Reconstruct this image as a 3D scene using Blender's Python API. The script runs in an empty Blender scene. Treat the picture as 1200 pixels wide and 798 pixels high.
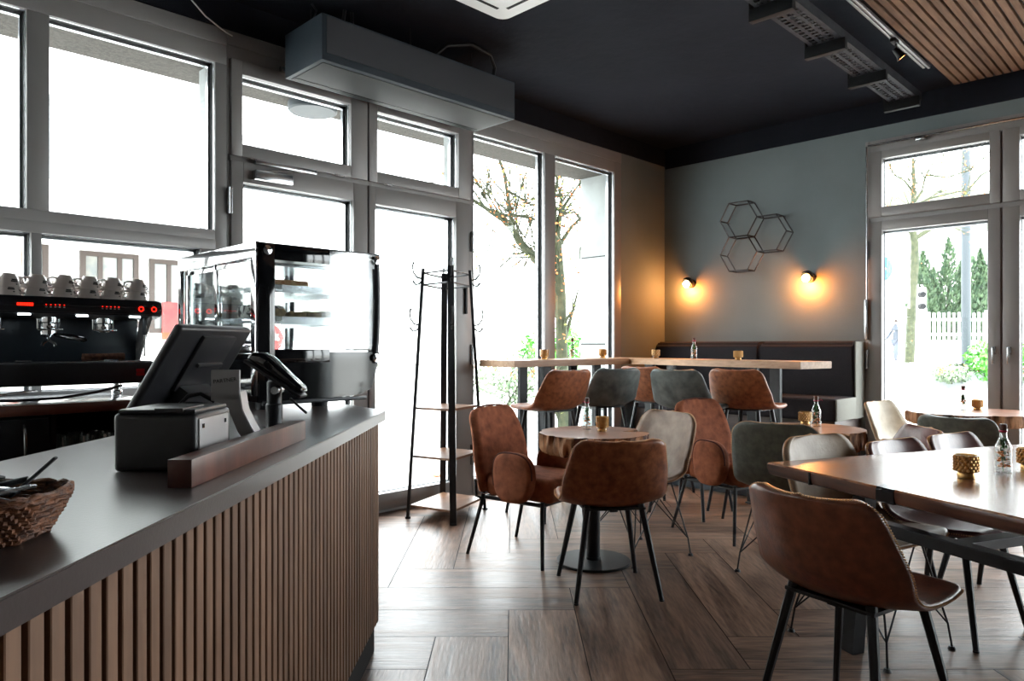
import bpy, bmesh, math, random
from mathutils import Vector, Matrix, noise
random.seed(7)
PI = math.pi
sc = bpy.context.scene
COL = sc.collection

# ------------------------------------------------------------------ materials
def newmat(name):
    m = bpy.data.materials.new(name); m.use_nodes = True
    nt = m.node_tree
    for n in list(nt.nodes): nt.nodes.remove(n)
    out = nt.nodes.new('ShaderNodeOutputMaterial')
    return m, nt, out

def lin(c):
    return tuple((x / 12.92 if x <= .04045 else ((x + .055) / 1.055) ** 2.4) for x in c)

def mat(name, c, rough=.5, metal=0., c2=None, scale=8., stretch=(1, 1, 1), bump=0., bscale=None, detail=4.,
        spec=.5, sheen=0., coat=0., ramp=(.35, .65), emit=None, es=0., trans=0., rvar=0.):
    """principled surface; colours given as sRGB 0..1; c2 mixes in by noise"""
    m, nt, out = newmat(name)
    b = nt.nodes.new('ShaderNodeBsdfPrincipled')
    nt.links.new(b.outputs[0], out.inputs[0])
    b.inputs['Roughness'].default_value = rough
    b.inputs['Metallic'].default_value = metal
    b.inputs['Specular IOR Level'].default_value = spec
    if sheen:
        b.inputs['Sheen Weight'].default_value = sheen
        b.inputs['Sheen Roughness'].default_value = .4
        b.inputs['Sheen Tint'].default_value = (*lin(c2 or c), 1)
    if coat:
        b.inputs['Coat Weight'].default_value = coat
        b.inputs['Coat Roughness'].default_value = .15
    if trans: b.inputs['Transmission Weight'].default_value = trans
    b.inputs['Base Color'].default_value = (*lin(c), 1)
    if emit:
        b.inputs['Emission Color'].default_value = (*lin(emit), 1)
        b.inputs['Emission Strength'].default_value = es
    if c2 or bump:
        tc = nt.nodes.new('ShaderNodeTexCoord'); mp = nt.nodes.new('ShaderNodeMapping')
        mp.inputs['Scale'].default_value = stretch
        nt.links.new(tc.outputs['Object'], mp.inputs[0])
    if c2:
        n = nt.nodes.new('ShaderNodeTexNoise'); n.inputs['Scale'].default_value = scale; n.inputs['Detail'].default_value = detail
        nt.links.new(mp.outputs[0], n.inputs['Vector'])
        r = nt.nodes.new('ShaderNodeValToRGB')
        r.color_ramp.elements[0].position = ramp[0]; r.color_ramp.elements[1].position = ramp[1]
        r.color_ramp.elements[0].color = (*lin(c), 1); r.color_ramp.elements[1].color = (*lin(c2), 1)
        nt.links.new(n.outputs['Fac'], r.inputs[0]); nt.links.new(r.outputs[0], b.inputs['Base Color'])
        if rvar:
            mr = nt.nodes.new('ShaderNodeMapRange'); mr.inputs['To Min'].default_value = rough - rvar; mr.inputs['To Max'].default_value = rough + rvar
            nt.links.new(n.outputs['Fac'], mr.inputs['Value']); nt.links.new(mr.outputs[0], b.inputs['Roughness'])
    if bump:
        n2 = nt.nodes.new('ShaderNodeTexNoise'); n2.inputs['Scale'].default_value = bscale or scale * 3; n2.inputs['Detail'].default_value = 5
        nt.links.new(mp.outputs[0], n2.inputs['Vector'])
        bp = nt.nodes.new('ShaderNodeBump'); bp.inputs['Strength'].default_value = bump; bp.inputs['Distance'].default_value = .01
        nt.links.new(n2.outputs['Fac'], bp.inputs['Height']); nt.links.new(bp.outputs[0], b.inputs['Normal'])
    return m

def glassmat(name, tint=(1, 1, 1), refl=1.0, rough=0.0, base=.0):
    """thin clear glass: transparent with a fresnel reflection"""
    m, nt, out = newmat(name)
    t = nt.nodes.new('ShaderNodeBsdfTransparent'); t.inputs[0].default_value = (*tint, 1)
    g = nt.nodes.new('ShaderNodeBsdfGlossy'); g.inputs['Roughness'].default_value = rough
    f = nt.nodes.new('ShaderNodeFresnel'); geo = nt.nodes.new('ShaderNodeNewGeometry')
    ior = nt.nodes.new('ShaderNodeMapRange'); ior.inputs['To Min'].default_value = 1.45; ior.inputs['To Max'].default_value = 1 / 1.45
    nt.links.new(geo.outputs['Backfacing'], ior.inputs['Value']); nt.links.new(ior.outputs[0], f.inputs[0])
    mu = nt.nodes.new('ShaderNodeMath'); mu.operation = 'MULTIPLY_ADD'; mu.inputs[1].default_value = refl; mu.inputs[2].default_value = base
    mx = nt.nodes.new('ShaderNodeMixShader')
    nt.links.new(f.outputs[0], mu.inputs[0]); nt.links.new(mu.outputs[0], mx.inputs[0])
    nt.links.new(t.outputs[0], mx.inputs[1]); nt.links.new(g.outputs[0], mx.inputs[2]); nt.links.new(mx.outputs[0], out.inputs[0])
    return m

def woodmat(name, cA, cB, axis='X', scale=3., rough=.4, dist=4., bump=.05, knots=True, attr=False, fine=60, coat=0., spec=.5):
    """long wood grain along one object axis: stretched noise over a wave"""
    m, nt, out = newmat(name)
    b = nt.nodes.new('ShaderNodeBsdfPrincipled'); nt.links.new(b.outputs[0], out.inputs[0])
    b.inputs['Roughness'].default_value = rough; b.inputs['Specular IOR Level'].default_value = spec
    if coat: b.inputs['Coat Weight'].default_value = coat; b.inputs['Coat Roughness'].default_value = .2
    tc = nt.nodes.new('ShaderNodeTexCoord'); mp = nt.nodes.new('ShaderNodeMapping')
    st = {'X': (.12, 1, 1), 'Y': (1, .12, 1), 'Z': (1, 1, .12)}[axis]
    mp.inputs['Scale'].default_value = st
    nt.links.new(tc.outputs['UV' if attr else 'Object'], mp.inputs[0])
    n1 = nt.nodes.new('ShaderNodeTexNoise'); n1.inputs['Scale'].default_value = scale; n1.inputs['Detail'].default_value = 6; n1.inputs['Distortion'].default_value = dist * .25
    n2 = nt.nodes.new('ShaderNodeTexNoise'); n2.inputs['Scale'].default_value = fine; n2.inputs['Detail'].default_value = 3
    nt.links.new(mp.outputs[0], n1.inputs['Vector']); nt.links.new(mp.outputs[0], n2.inputs['Vector'])
    mix = nt.nodes.new('ShaderNodeMath'); mix.operation = 'MULTIPLY_ADD'; mix.inputs[1].default_value = .35
    nt.links.new(n2.outputs['Fac'], mix.inputs[0])
    sc_ = nt.nodes.new('ShaderNodeMath'); sc_.operation = 'MULTIPLY'; sc_.inputs[1].default_value = .7
    nt.links.new(n1.outputs['Fac'], sc_.inputs[0]); nt.links.new(sc_.outputs[0], mix.inputs[2])
    r = nt.nodes.new('ShaderNodeValToRGB'); r.color_ramp.elements[0].position = .38; r.color_ramp.elements[1].position = .66
    r.color_ramp.elements[0].color = (*lin(cA), 1); r.color_ramp.elements[1].color = (*lin(cB), 1)
    nt.links.new(mix.outputs[0], r.inputs[0])
    last = r.outputs[0]
    if attr:
        at = nt.nodes.new('ShaderNodeAttribute'); at.attribute_name = 'tone'
        mr = nt.nodes.new('ShaderNodeMapRange'); mr.inputs['To Min'].default_value = .72; mr.inputs['To Max'].default_value = 1.22
        nt.links.new(at.outputs['Fac'], mr.inputs['Value'])
        hv = nt.nodes.new('ShaderNodeHueSaturation'); nt.links.new(mr.outputs[0], hv.inputs['Value']); nt.links.new(last, hv.inputs['Color']); last = hv.outputs[0]
        rr = nt.nodes.new('ShaderNodeMapRange'); rr.inputs['To Min'].default_value = rough - .1; rr.inputs['To Max'].default_value = rough + .14
        nt.links.new(n1.outputs['Fac'], rr.inputs['Value']); nt.links.new(rr.outputs[0], b.inputs['Roughness'])
    nt.links.new(last, b.inputs['Base Color'])
    if bump:
        bp = nt.nodes.new('ShaderNodeBump'); bp.inputs['Strength'].default_value = bump; bp.inputs['Distance'].default_value = .01
        nt.links.new(mix.outputs[0], bp.inputs['Height']); nt.links.new(bp.outputs[0], b.inputs['Normal'])
    return m

M = {}
M['frame'] = mat('window_frame_grey', (.53, .525, .525), .38, .1, c2=(.56, .555, .555), scale=2, bump=.02, bscale=200)
M['gasket'] = mat('black_gasket', (.06, .07, .08), .6, spec=.2)
M['bead'] = mat('aluminium_bead', (.80, .82, .84), .25, .7)
M['glass'] = glassmat('window_glass', (.97, .985, .98), .8)
M['wall'] = mat('wall_paint_blue_grey', (.43, .475, .49), .75, c2=(.45, .495, .51), scale=2.5, bump=.12, bscale=120)
M['wallN'] = M['wall']
M['ceil'] = mat('ceiling_paint_black', (.10, .115, .145), .85, c2=(.12, .135, .165), spec=.08, scale=1.6, bump=.45, bscale=10)
M['bouncewall'] = mat('pale_bounce_wall', (.66, .65, .63), .8, c2=(.70, .68, .66), scale=2)  # unseen wall, made pale to bounce light back onto the window frames
M['southwall'] = mat('dark_south_wall', (.15, .15, .16), .8, c2=(.18, .18, .18), scale=2)
M['floorgap'] = mat('floor_grout', (.13, .11, .10), .8)
M['floor'] = woodmat('floor_wood_tile', (.265, .18, .14), (.62, .495, .415), 'X', 7., .36, 6., .35, attr=True, fine=75)
M['ctop'] = mat('counter_laminate', (.245, .215, .21), .30, c2=(.275, .245, .24), scale=3, stretch=(1, 1, 1), bump=.03, bscale=150, spec=.5)
M['cbody'] = mat('counter_black_backing', (.075, .075, .08), .8)
M['slat'] = woodmat('slat_walnut', (.35, .25, .185), (.50, .375, .29), 'Z', 9., .5, 2., .05)
M['slatX'] = woodmat('ceiling_slat_walnut', (.32, .23, .17), (.47, .355, .275), 'X', 9., .75, 2., .05, spec=.12)
M['black'] = mat('black_metal', (.12, .13, .145), .38, .4, c2=(.14, .15, .165), scale=30)
M['blackp'] = mat('black_plastic', (.105, .11, .125), .42, c2=(.12, .125, .14), scale=40, bump=.03, bscale=400)
M['blackg'] = mat('black_gloss', (.04, .045, .055), .06, spec=.6)
M['steel'] = mat('brushed_steel', (.75, .76, .77), .22, 1., bump=.02, bscale=200)
M['chrome'] = mat('chrome', (.9, .91, .92), .07, 1.)
M['leather'] = mat('cognac_leather', (.45, .25, .155), .42, c2=(.68, .41, .26), scale=30, detail=8, bump=.10, bscale=90, ramp=(.3, .72), rvar=.08)
M['leatherd'] = mat('dark_brown_leather', (.35, .19, .13), .36, c2=(.50, .29, .20), scale=26, detail=8, bump=.10, bscale=90, ramp=(.3, .72), rvar=.08, coat=.15)
M['plum'] = mat('plum_brown_leather', (.35, .20, .19), .30, c2=(.43, .26, .24), scale=14, detail=8, bump=.08, bscale=90, coat=.25)
M['greyleather'] = mat('grey_leather', (.30, .33, .33), .42, c2=(.47, .50, .49), scale=14, detail=9, bump=.10, bscale=80, ramp=(.32, .7))
M['olive'] = mat('olive_grey_leather', (.30, .315, .29), .5, c2=(.38, .39, .355), scale=30, detail=9, bump=.14, bscale=120)
M['beige'] = mat('beige_leather', (.60, .515, .43), .4, c2=(.72, .64, .54), scale=12, detail=9, bump=.10, bscale=80, ramp=(.34, .7))
M['tan'] = mat('tan_beige_leather', (.47, .37, .30), .4, c2=(.62, .515, .43), scale=12, detail=9, bump=.10, bscale=80, ramp=(.34, .7))
M['cream'] = mat('cream_leather', (.74, .69, .60), .4, c2=(.82, .78, .70), scale=12, bump=.08, bscale=80)
M['stitch'] = mat('tan_stitching', (.80, .62, .44), .7)
M['velvet'] = mat('rust_velvet', (.41, .23, .165), .85, c2=(.67, .405, .285), scale=20, detail=8, bump=.15, bscale=160, sheen=.35, ramp=(.22, .80), spec=.2)
M['velvetd'] = mat('rust_velvet_piping', (.33, .15, .10), .8, sheen=.4)
M['shelfwood'] = woodmat('rack_shelf_wood', (.40, .27, .20), (.56, .41, .31), 'X', 6., .35, 2., .03)
M['oak'] = woodmat('oak_bar_top', (.56, .42, .31), (.74, .60, .47), 'X', 6., .42, 2., .04)
M['acacia'] = woodmat('acacia_table_top', (.33, .175, .10), (.62, .40, .255), 'X', 5., .26, 9., .03, fine=60, coat=.35)
M['acaciaedge'] = woodmat('acacia_dark_edge', (.17, .09, .065), (.43, .25, .165), 'Y', 7., .4, 5., .15)
M['resin'] = mat('black_resin', (.05, .07, .09), .15)
M['stump'] = mat('stump_top_wood', (.50, .33, .25), .36, c2=(.64, .46, .36), scale=5, detail=8, bump=.03, coat=.2)
M['bark'] = mat('stump_raw_edge', (.28, .15, .095), .75, c2=(.80, .60, .44), scale=18, stretch=(1, 1, .3), detail=9, bump=1.0, bscale=26, ramp=(.42, .62))
M['darkfab'] = mat('charcoal_upholstery', (.155, .15, .165), .92, c2=(.20, .19, .205), scale=180, bump=.25, bscale=500, spec=.2)
M['litfab'] = mat('charcoal_upholstery_lit', (.52, .52, .50), .92, c2=(.60, .60, .575), scale=180, bump=.25, bscale=500, spec=.2)  # charcoal cloth with the window light put into its colour
M['greywood'] = woodmat('grey_brown_panel', (.28, .24, .23), (.36, .315, .30), 'Y', 6., .5, 2., .05)
M['platform'] = mat('platform_dark_blue', (.25, .28, .31), .45, c2=(.29, .32, .35), scale=4)
M['copperwood'] = woodmat('worktop_edge_cherry', (.32, .16, .10), (.48, .26, .17), 'X', 6., .4, 2., .03)
M['worktop'] = mat('pale_glossy_worktop', (.62, .63, .64), .12, c2=(.66, .67, .68), scale=3)
M['blockwood'] = mat('walnut_block', (.23, .145, .13), .35, c2=(.40, .235, .19), scale=9, stretch=(1, 1, .3), detail=6, bump=.04)
M['wicker'] = mat('wicker', (.25, .14, .09), .6, c2=(.50, .31, .19), scale=60, stretch=(1, 1, 2.5), bump=.5, bscale=90)
M['white'] = mat('white_plastic', (.86, .865, .86), .4)
M['aircon'] = mat('aircon_white', (.84, .85, .85), .45, c2=(.86, .87, .87), scale=5)
M['cup'] = mat('white_porcelain', (.90, .86, .84), .12, coat=.4)
M['ink'] = mat('black_print', (.08, .07, .07), .5)
M['amber'] = mat('amber_glass', (.80, .58, .32), .12, c2=(.90, .70, .42), scale=40, spec=.8, trans=.55, bump=.3, bscale=60)
M['gold'] = mat('gold_metal', (.66, .50, .30), .28, .9, c2=(.80, .64, .42), scale=60)
M['clear'] = glassmat('clear_bottle_glass', (.93, .96, .95), 1.6, .0, .06)
M['caseglass'] = glassmat('display_glass', (.93, .96, .96), 1.3, .0, .03)
M['frost'] = glassmat('display_side_glass', (.96, .98, .98), 1.5, .05, .16)
M['cork'] = mat('brown_cap', (.33, .20, .17), .5)
M['magenta'] = mat('magenta_ribbon', (.70, .10, .28), .5)
M['leafg'] = mat('green_leaf', (.13, .34, .10), .5)
M['petal'] = mat('orange_petal', (.86, .47, .16), .6)
M['petalw'] = mat('pale_petal', (.90, .84, .80), .6)
M['redled'] = mat('red_led', (.9, .1, .05), .4, emit=(1, .10, .04), es=1.6)
M['whiteled'] = mat('white_led', (1, 1, 1), .4, emit=(.93, .98, 1), es=6.)
M['red'] = mat('red_badge', (.72, .06, .12), .4)
M['bulb'] = mat('warm_bulb', (1, .9, .7), .3, emit=(1., .80, .50), es=45.)
M['spotbulb'] = mat('spot_bulb', (1, .8, .6), .3, emit=(1., .62, .36), es=7.)
M['towel'] = mat('brown_towel', (.30, .18, .13), .95, c2=(.46, .30, .22), scale=60, bump=.8, bscale=200)
M['tray'] = mat('galvanised_dark_tray', (.15, .16, .18), .7, .0, spec=.2, c2=(.20, .21, .23), scale=8, bump=.3, bscale=40)
M['greymet'] = mat('grey_pos_metal', (.60, .595, .60), .4, .1)
M['navy'] = mat('machine_navy', (.115, .155, .19), .38, .15, c2=(.125, .165, .20), scale=40)
M['pastry'] = mat('baked_pastry', (.70, .42, .20), .6, c2=(.86, .70, .46), scale=45, bump=.6)
M['pastryg'] = mat('herbed_pastry', (.50, .42, .26), .7, c2=(.72, .62, .42), scale=55, bump=.8)
M['cakew'] = mat('chequered_cake', (.16, .08, .09), .5, c2=(.92, .90, .88), scale=28, ramp=(.46, .52))
# outdoors
M['render'] = mat('white_render', (.90, .90, .89), .85, c2=(.93, .93, .92), scale=3)
M['soffit'] = mat('rough_concrete_soffit', (.20, .19, .172), .9, c2=(.28, .265, .245), scale=60, bump=.6, bscale=120)
M['column'] = mat('white_stone_column', (.56, .58, .58), .8, c2=(.60, .62, .62), scale=6)
M['joint'] = mat('dark_joint', (.12, .12, .12), .9)
M['brownframe'] = mat('brown_window_frame', (.21, .17, .15), .6)
M['duskglass'] = mat('curtained_window_glass', (.40, .42, .42), .12, c2=(.48, .48, .46), scale=4)
M['paving'] = mat('pale_paving', (.80, .79, .77), .85, c2=(.86, .85, .83), scale=1.5, bump=.1)
M['kerb'] = mat('kerb_stone', (.40, .41, .36), .9)
M['treebark'] = mat('mossy_bark', (.17, .20, .13), .9, c2=(.27, .28, .20), scale=12, bump=.5)
M['autumn'] = mat('autumn_leaf', (.86, .48, .26), .7)
M['yellowleaf'] = mat('yellow_green_leaf', (.66, .70, .32), .7)
M['ivy'] = mat('ivy_leaf', (.25, .36, .24), .6, c2=(.55, .60, .50), scale=9)
M['bush'] = mat('bright_bush_leaf', (.16, .50, .14), .55, c2=(.42, .72, .26), scale=7)
M['conifer'] = mat('conifer_leaf', (.16, .26, .18), .7, c2=(.30, .38, .26), scale=4)
M['polem'] = mat('galvanised_pole', (.20, .23, .25), .6)
M['signb'] = mat('blue_sign', (.12, .34, .60), .4)
M['jacket'] = mat('grey_jacket', (.26, .28, .31), .9)
M['jeans'] = mat('grey_trousers', (.30, .32, .36), .9)
M['skin'] = mat('skin', (.78, .60, .52), .6)
M['hair'] = mat('dark_hair', (.18, .14, .12), .7)
M['postred'] = mat('poster_red', (.80, .22, .20), .6, c2=(.70, .14, .15), scale=4)
M['postor'] = mat('poster_orange', (.75, .22, .07), .6)
M['posty'] = mat('poster_yellow', (.93, .84, .40), .6, c2=(.86, .52, .66), scale=5, ramp=(.48, .55))

# ------------------------------------------------------------------ mesh helpers
def link(o, parent=None):
    COL.objects.link(o)
    if parent is not None: o.parent = parent
    return o

class B:
    """collects shapes into one mesh"""
    def __init__(s): s.bm = bmesh.new(); s.mi = 0
    def _fin(s, faces):
        for f in faces: f.material_index = s.mi
    def box(s, lo, hi, bev=0., mtx=None, seg=2):
        bm = bmesh.new()
        r = bmesh.ops.create_cube(bm, size=1)
        sz = [max(abs(hi[i] - lo[i]), 1e-5) for i in range(3)]; ct = [(hi[i] + lo[i]) / 2 for i in range(3)]
        for v in bm.verts: v.co = Vector((v.co.x * sz[0] + ct[0], v.co.y * sz[1] + ct[1], v.co.z * sz[2] + ct[2]))
        if bev:
            bev = min(bev, min(sz) * .49)
            bmesh.ops.bevel(bm, geom=list(bm.edges), offset=bev, segments=seg, affect='EDGES', profile=.6)
        if mtx is not None: bm.transform(mtx)
        s._merge(bm)
    def _merge(s, bm):
        for f in bm.faces: f.material_index = s.mi
        me = bpy.data.meshes.new('t'); bm.to_mesh(me); bm.free(); s.bm.from_mesh(me); bpy.data.meshes.remove(me)
    def tube(s, pts, r, n=8, caps=True, square=False):
        pts = [Vector(p) for p in pts]
        if not isinstance(r, (list, tuple)): r = [r] * len(pts)
        rings = []; up = None
        for i, p in enumerate(pts):
            a = pts[max(i - 1, 0)]; b = pts[min(i + 1, len(pts) - 1)]
            d = (b - a).normalized()
            if up is None:
                up = Vector((0, 0, 1)) if abs(d.z) < .9 else Vector((1, 0, 0))
            x = d.cross(up); x.normalize(); y = d.cross(x); y.normalize(); up = -y if False else up - d * up.dot(d); up.normalize()
            x = d.cross(up).normalized(); y = up
            ring = []
            for k in range(n):
                a_ = 2 * PI * (k + .5) / n
                ring.append(s.bm.verts.new(p + (x * math.cos(a_) + y * math.sin(a_)) * r[i]))
            rings.append(ring)
        fs = []
        for i in range(len(rings) - 1):
            for k in range(n):
                fs.append(s.bm.faces.new((rings[i][k], rings[i][(k + 1) % n], rings[i + 1][(k + 1) % n], rings[i + 1][k])))
        if caps:
            fs.append(s.bm.faces.new(rings[0][::-1])); fs.append(s.bm.faces.new(rings[-1]))
        s._fin(fs)
    def lathe(s, prof, c=(0, 0, 0), n=24, mtx=None, a0=0, a1=2 * PI):
        """prof: (radius, z) list"""
        c = Vector(c); rings = []
        full = abs(a1 - a0 - 2 * PI) < 1e-6
        cnt = n if full else n + 1
        for (r, z) in prof:
            ring = []
            for k in range(cnt):
                a = a0 + (a1 - a0) * k / n
                p = Vector((r * math.cos(a), r * math.sin(a), z))
                if mtx is not None: p = mtx @ p
                ring.append(s.bm.verts.new(p + c))
            rings.append(ring)
        fs = []
        for i in range(len(rings) - 1):
            for k in range(n):
                k2 = (k + 1) % cnt
                try: fs.append(s.bm.faces.new((rings[i][k], rings[i][k2], rings[i + 1][k2], rings[i + 1][k])))
                except ValueError: pass
        if full:
            if prof[0][0] > 1e-5: fs.append(s.bm.faces.new(rings[0][::-1]))
            if prof[-1][0] > 1e-5: fs.append(s.bm.faces.new(rings[-1]))
        s._fin(fs)
    def prism(s, pts, z0, z1, bev=0., mtx=None):
        bm = bmesh.new()
        lo = [bm.verts.new((p[0], p[1], z0)) for p in pts]; hi = [bm.verts.new((p[0], p[1], z1)) for p in pts]
        n = len(pts)
        bm.faces.new(lo[::-1]); bm.faces.new(hi)
        for i in range(n): bm.faces.new((lo[i], lo[(i + 1) % n], hi[(i + 1) % n], hi[i]))
        bmesh.ops.recalc_face_normals(bm, faces=bm.faces)
        if bev: bmesh.ops.bevel(bm, geom=list(bm.edges), offset=bev, segments=2, affect='EDGES')
        if mtx is not None: bm.transform(mtx)
        s._merge(bm)
    def quad(s, pts):
        f = s.bm.faces.new([s.bm.verts.new(p) for p in pts]); f.material_index = s.mi
    def sphere(s, c, r, sub=2, sc_=(1, 1, 1), mtx=None):
        bm = bmesh.new(); bmesh.ops.create_icosphere(bm, subdivisions=sub, radius=r)
        for v in bm.verts: v.co = Vector((v.co.x * sc_[0], v.co.y * sc_[1], v.co.z * sc_[2]))
        if mtx is not None: bm.transform(mtx)
        for v in bm.verts: v.co += Vector(c)
        s._merge(bm)
    def build(s, name, mats, parent=None, smooth=None, recalc=True, loc=None):
        if recalc: bmesh.ops.recalc_face_normals(s.bm, faces=s.bm.faces)
        me = bpy.data.meshes.new(name); s.bm.to_mesh(me); s.bm.free()
        if not isinstance(mats, (list, tuple)): mats = [mats]
        for m in mats: me.materials.append(m)
        o = bpy.data.objects.new(name, me)
        if smooth is not None:
            me.polygons.foreach_set('use_smooth', [True] * len(me.polygons))
            if smooth < 3: me.set_sharp_from_angle(angle=smooth)
        if loc is not None: o.location = loc
        return link(o, parent)

SM = math.radians(38)
def thing(name, loc=(0, 0, 0), rz=0., label=None, cat=None, group=None, kind=None):
    o = bpy.data.objects.new(name, None); o.empty_display_size = .1
    o.location = loc; o.rotation_euler = (0, 0, rz); link(o)
    return tag(o, label, cat, group, kind)
def tag(o, label=None, cat=None, group=None, kind=None):
    if label: o['label'] = label
    if cat: o['category'] = cat
    if group: o['group'] = group
    if kind: o['kind'] = kind
    return o
def struct(o): o['kind'] = 'structure'; return o
def children(o): return list(o.children)
def dup(o, loc=None, rz=None, label=None, parent=None, group=None):
    c = o.copy(); COL.objects.link(c)
    if parent is not None: c.parent = parent
    if loc is not None: c.location = loc
    if rz is not None: c.rotation_euler = (0, 0, rz)
    if label: c['label'] = label
    if group: c['group'] = group
    for ch in children(o): dup(ch, parent=c)
    return c
def LD(l, d, z=0.):
    """point d metres ahead of and l metres right of the room's south-west origin diagonal"""
    return Vector(((d + l) / math.sqrt(2), (d - l) / math.sqrt(2), z))
def text_mesh(name, s, size, m, mtx, parent, ext=.0006, align='CENTER'):
    cu = bpy.data.curves.new('txt', 'FONT'); cu.body = s; cu.size = size; cu.extrude = ext; cu.align_x = align; cu.align_y = 'CENTER'
    to = bpy.data.objects.new('txt', cu); COL.objects.link(to)
    me = bpy.data.meshes.new_from_object(to.evaluated_get(bpy.context.evaluated_depsgraph_get()))
    bpy.data.objects.remove(to); bpy.data.curves.remove(cu)
    me.transform(mtx); me.materials.clear(); me.materials.append(m)
    o = bpy.data.objects.new(name, me); return link(o, parent)
def catmull(P, t):
    n = len(P) - 1; x = min(max(t, 0), 1) * n; i = min(int(x), n - 1); f = x - i
    p0 = P[max(i - 1, 0)]; p1 = P[i]; p2 = P[i + 1]; p3 = P[min(i + 2, n)]
    return [.5 * ((2 * b) + (-a + c) * f + (2 * a - 5 * b + 4 * c - d) * f * f + (-a + 3 * b - 3 * c + d) * f ** 3) for a, b, c, d in zip(p0, p1, p2, p3)]

YN, XE, ZC = 4.32, 6.64, 3.30
# ------------------------------------------------------------------ room shell
def build_floor():
    w = .30; n = 4; g = .0022
    bm = bmesh.new(); uv = bm.loops.layers.uv.new('UVMap'); tone = bm.faces.layers.float.new('tone')
    rnd = random.Random(3)
    X0, X1, Y0, Y1 = -2.5, XE + .02, -6.6, YN + .02
    l0, d0 = -.615, 3.574
    def P(a, b):
        return LD(l0 + a * w, d0 + b * w, 0)
    for i in range(-46, 40):
        for j in range(-46, 30):
            k = (i - j) % (2 * n)
            if k == 0: a0, b0, a1, b1, hor = i, j, i + n, j + 1, True
            elif k == 2 * n - 1: a0, b0, a1, b1, hor = i, j, i + 1, j + n, False
            else: continue
            e = g / w
            pts = [P(a0 + e, b0 + e), P(a1 - e, b0 + e), P(a1 - e, b1 - e), P(a0 + e, b1 - e)]
            if max(p.x for p in pts) < X0 or min(p.x for p in pts) > X1 or max(p.y for p in pts) < Y0 or min(p.y for p in pts) > Y1: continue
            f = bm.faces.new([bm.verts.new(p) for p in pts])
            f[tone] = rnd.random()
            ou, ov = rnd.random() * 40, rnd.random() * 40
            c = [(0, 0), (n * w, 0), (n * w, w), (0, w)] if hor else [(0, w), (0, 0), (n * w, 0), (n * w, w)]
            for lp, q in zip(f.loops, c): lp[uv].uv = (q[0] + ou, q[1] + ov)
    # clip to the room rectangle
    for co, no in (((X0, 0, 0), (-1, 0, 0)), ((X1, 0, 0), (1, 0, 0)), ((0, Y0, 0), (0, -1, 0)), ((0, Y1, 0), (0, 1, 0))):
        bmesh.ops.bisect_plane(bm, geom=bm.verts[:] + bm.edges[:] + bm.faces[:], plane_co=co, plane_no=no, clear_outer=True)
    me = bpy.data.meshes.new('floor')
    for f in bm.faces:
        f.normal_update()
        if f.normal.z < 0: f.normal_flip()
    # grout bed below the planks
    vs = [bm.verts.new(p) for p in ((X0, Y0, -.0025), (X1, Y0, -.0025), (X1, Y1, -.0025), (X0, Y1, -.0025))]
    f = bm.faces.new(vs); f.material_index = 1
    vs = [bm.verts.new(p) for p in ((X0, Y0, -.12), (X0, Y1, -.12), (X1, Y1, -.12), (X1, Y0, -.12))]
    f = bm.faces.new(vs); f.material_index = 1
    bm.to_mesh(me); bm.free()
    me.materials.append(M['floor']); me.materials.append(M['floorgap'])
    o = bpy.data.objects.new('floor', me); link(o); struct(o)
build_floor()
b = B(); b.box((-2.5, -6.6, ZC), (XE + .3, YN + .3, ZC + .2)); struct(b.build('ceiling', M['ceil']))
ZT = 3.117
# north wall: solid pieces round the glazing
b = B()
b.box((5.862, YN, -.1), (XE + .25, YN + .25, ZC)); b.box((-2.5, YN, -.1), (1.80, YN + .25, .90)); b.box((-2.5, YN + .02, ZT), (5.862, YN + .25, ZC))
struct(b.build('wall_north', M['wallN']))
b = B(); b.box((-2.5, YN - .012, ZT + .002), (XE, YN - .0, ZC - .001)); struct(b.build('trim_1', M['ceil']))
b = B()
b.box((XE, 2.272, -.1), (XE + .25, YN, ZC)); b.box((XE, -6.6, 2.975), (XE + .25, 2.272, ZC)); b.box((XE, -6.6, -.1), (XE + .25, -6.0, 2.975))
b.box((XE, -.28, -.1), (XE + .25, -.05, 2.975))
struct(b.build('wall_east', M['wall']))
b = B(); b.box((XE - .012, -6.6, 3.09), (XE, YN - .013, ZC - .001)); struct(b.build('trim_2', M['ceil']))
b = B(); b.box((-2.7, -6.6, -.1), (-2.5, YN + .25, ZC)); struct(b.build('wall_west', M['bouncewall']))
b = B(); b.box((-2.5, -6.8, -.1), (XE + .25, -6.6, ZC)); struct(b.build('wall_south', M['southwall']))
b = B(); b.box((5.88, YN - .015, 0), (XE, YN, .07), .003); struct(b.build('baseboard_north', M['frame']))

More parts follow.
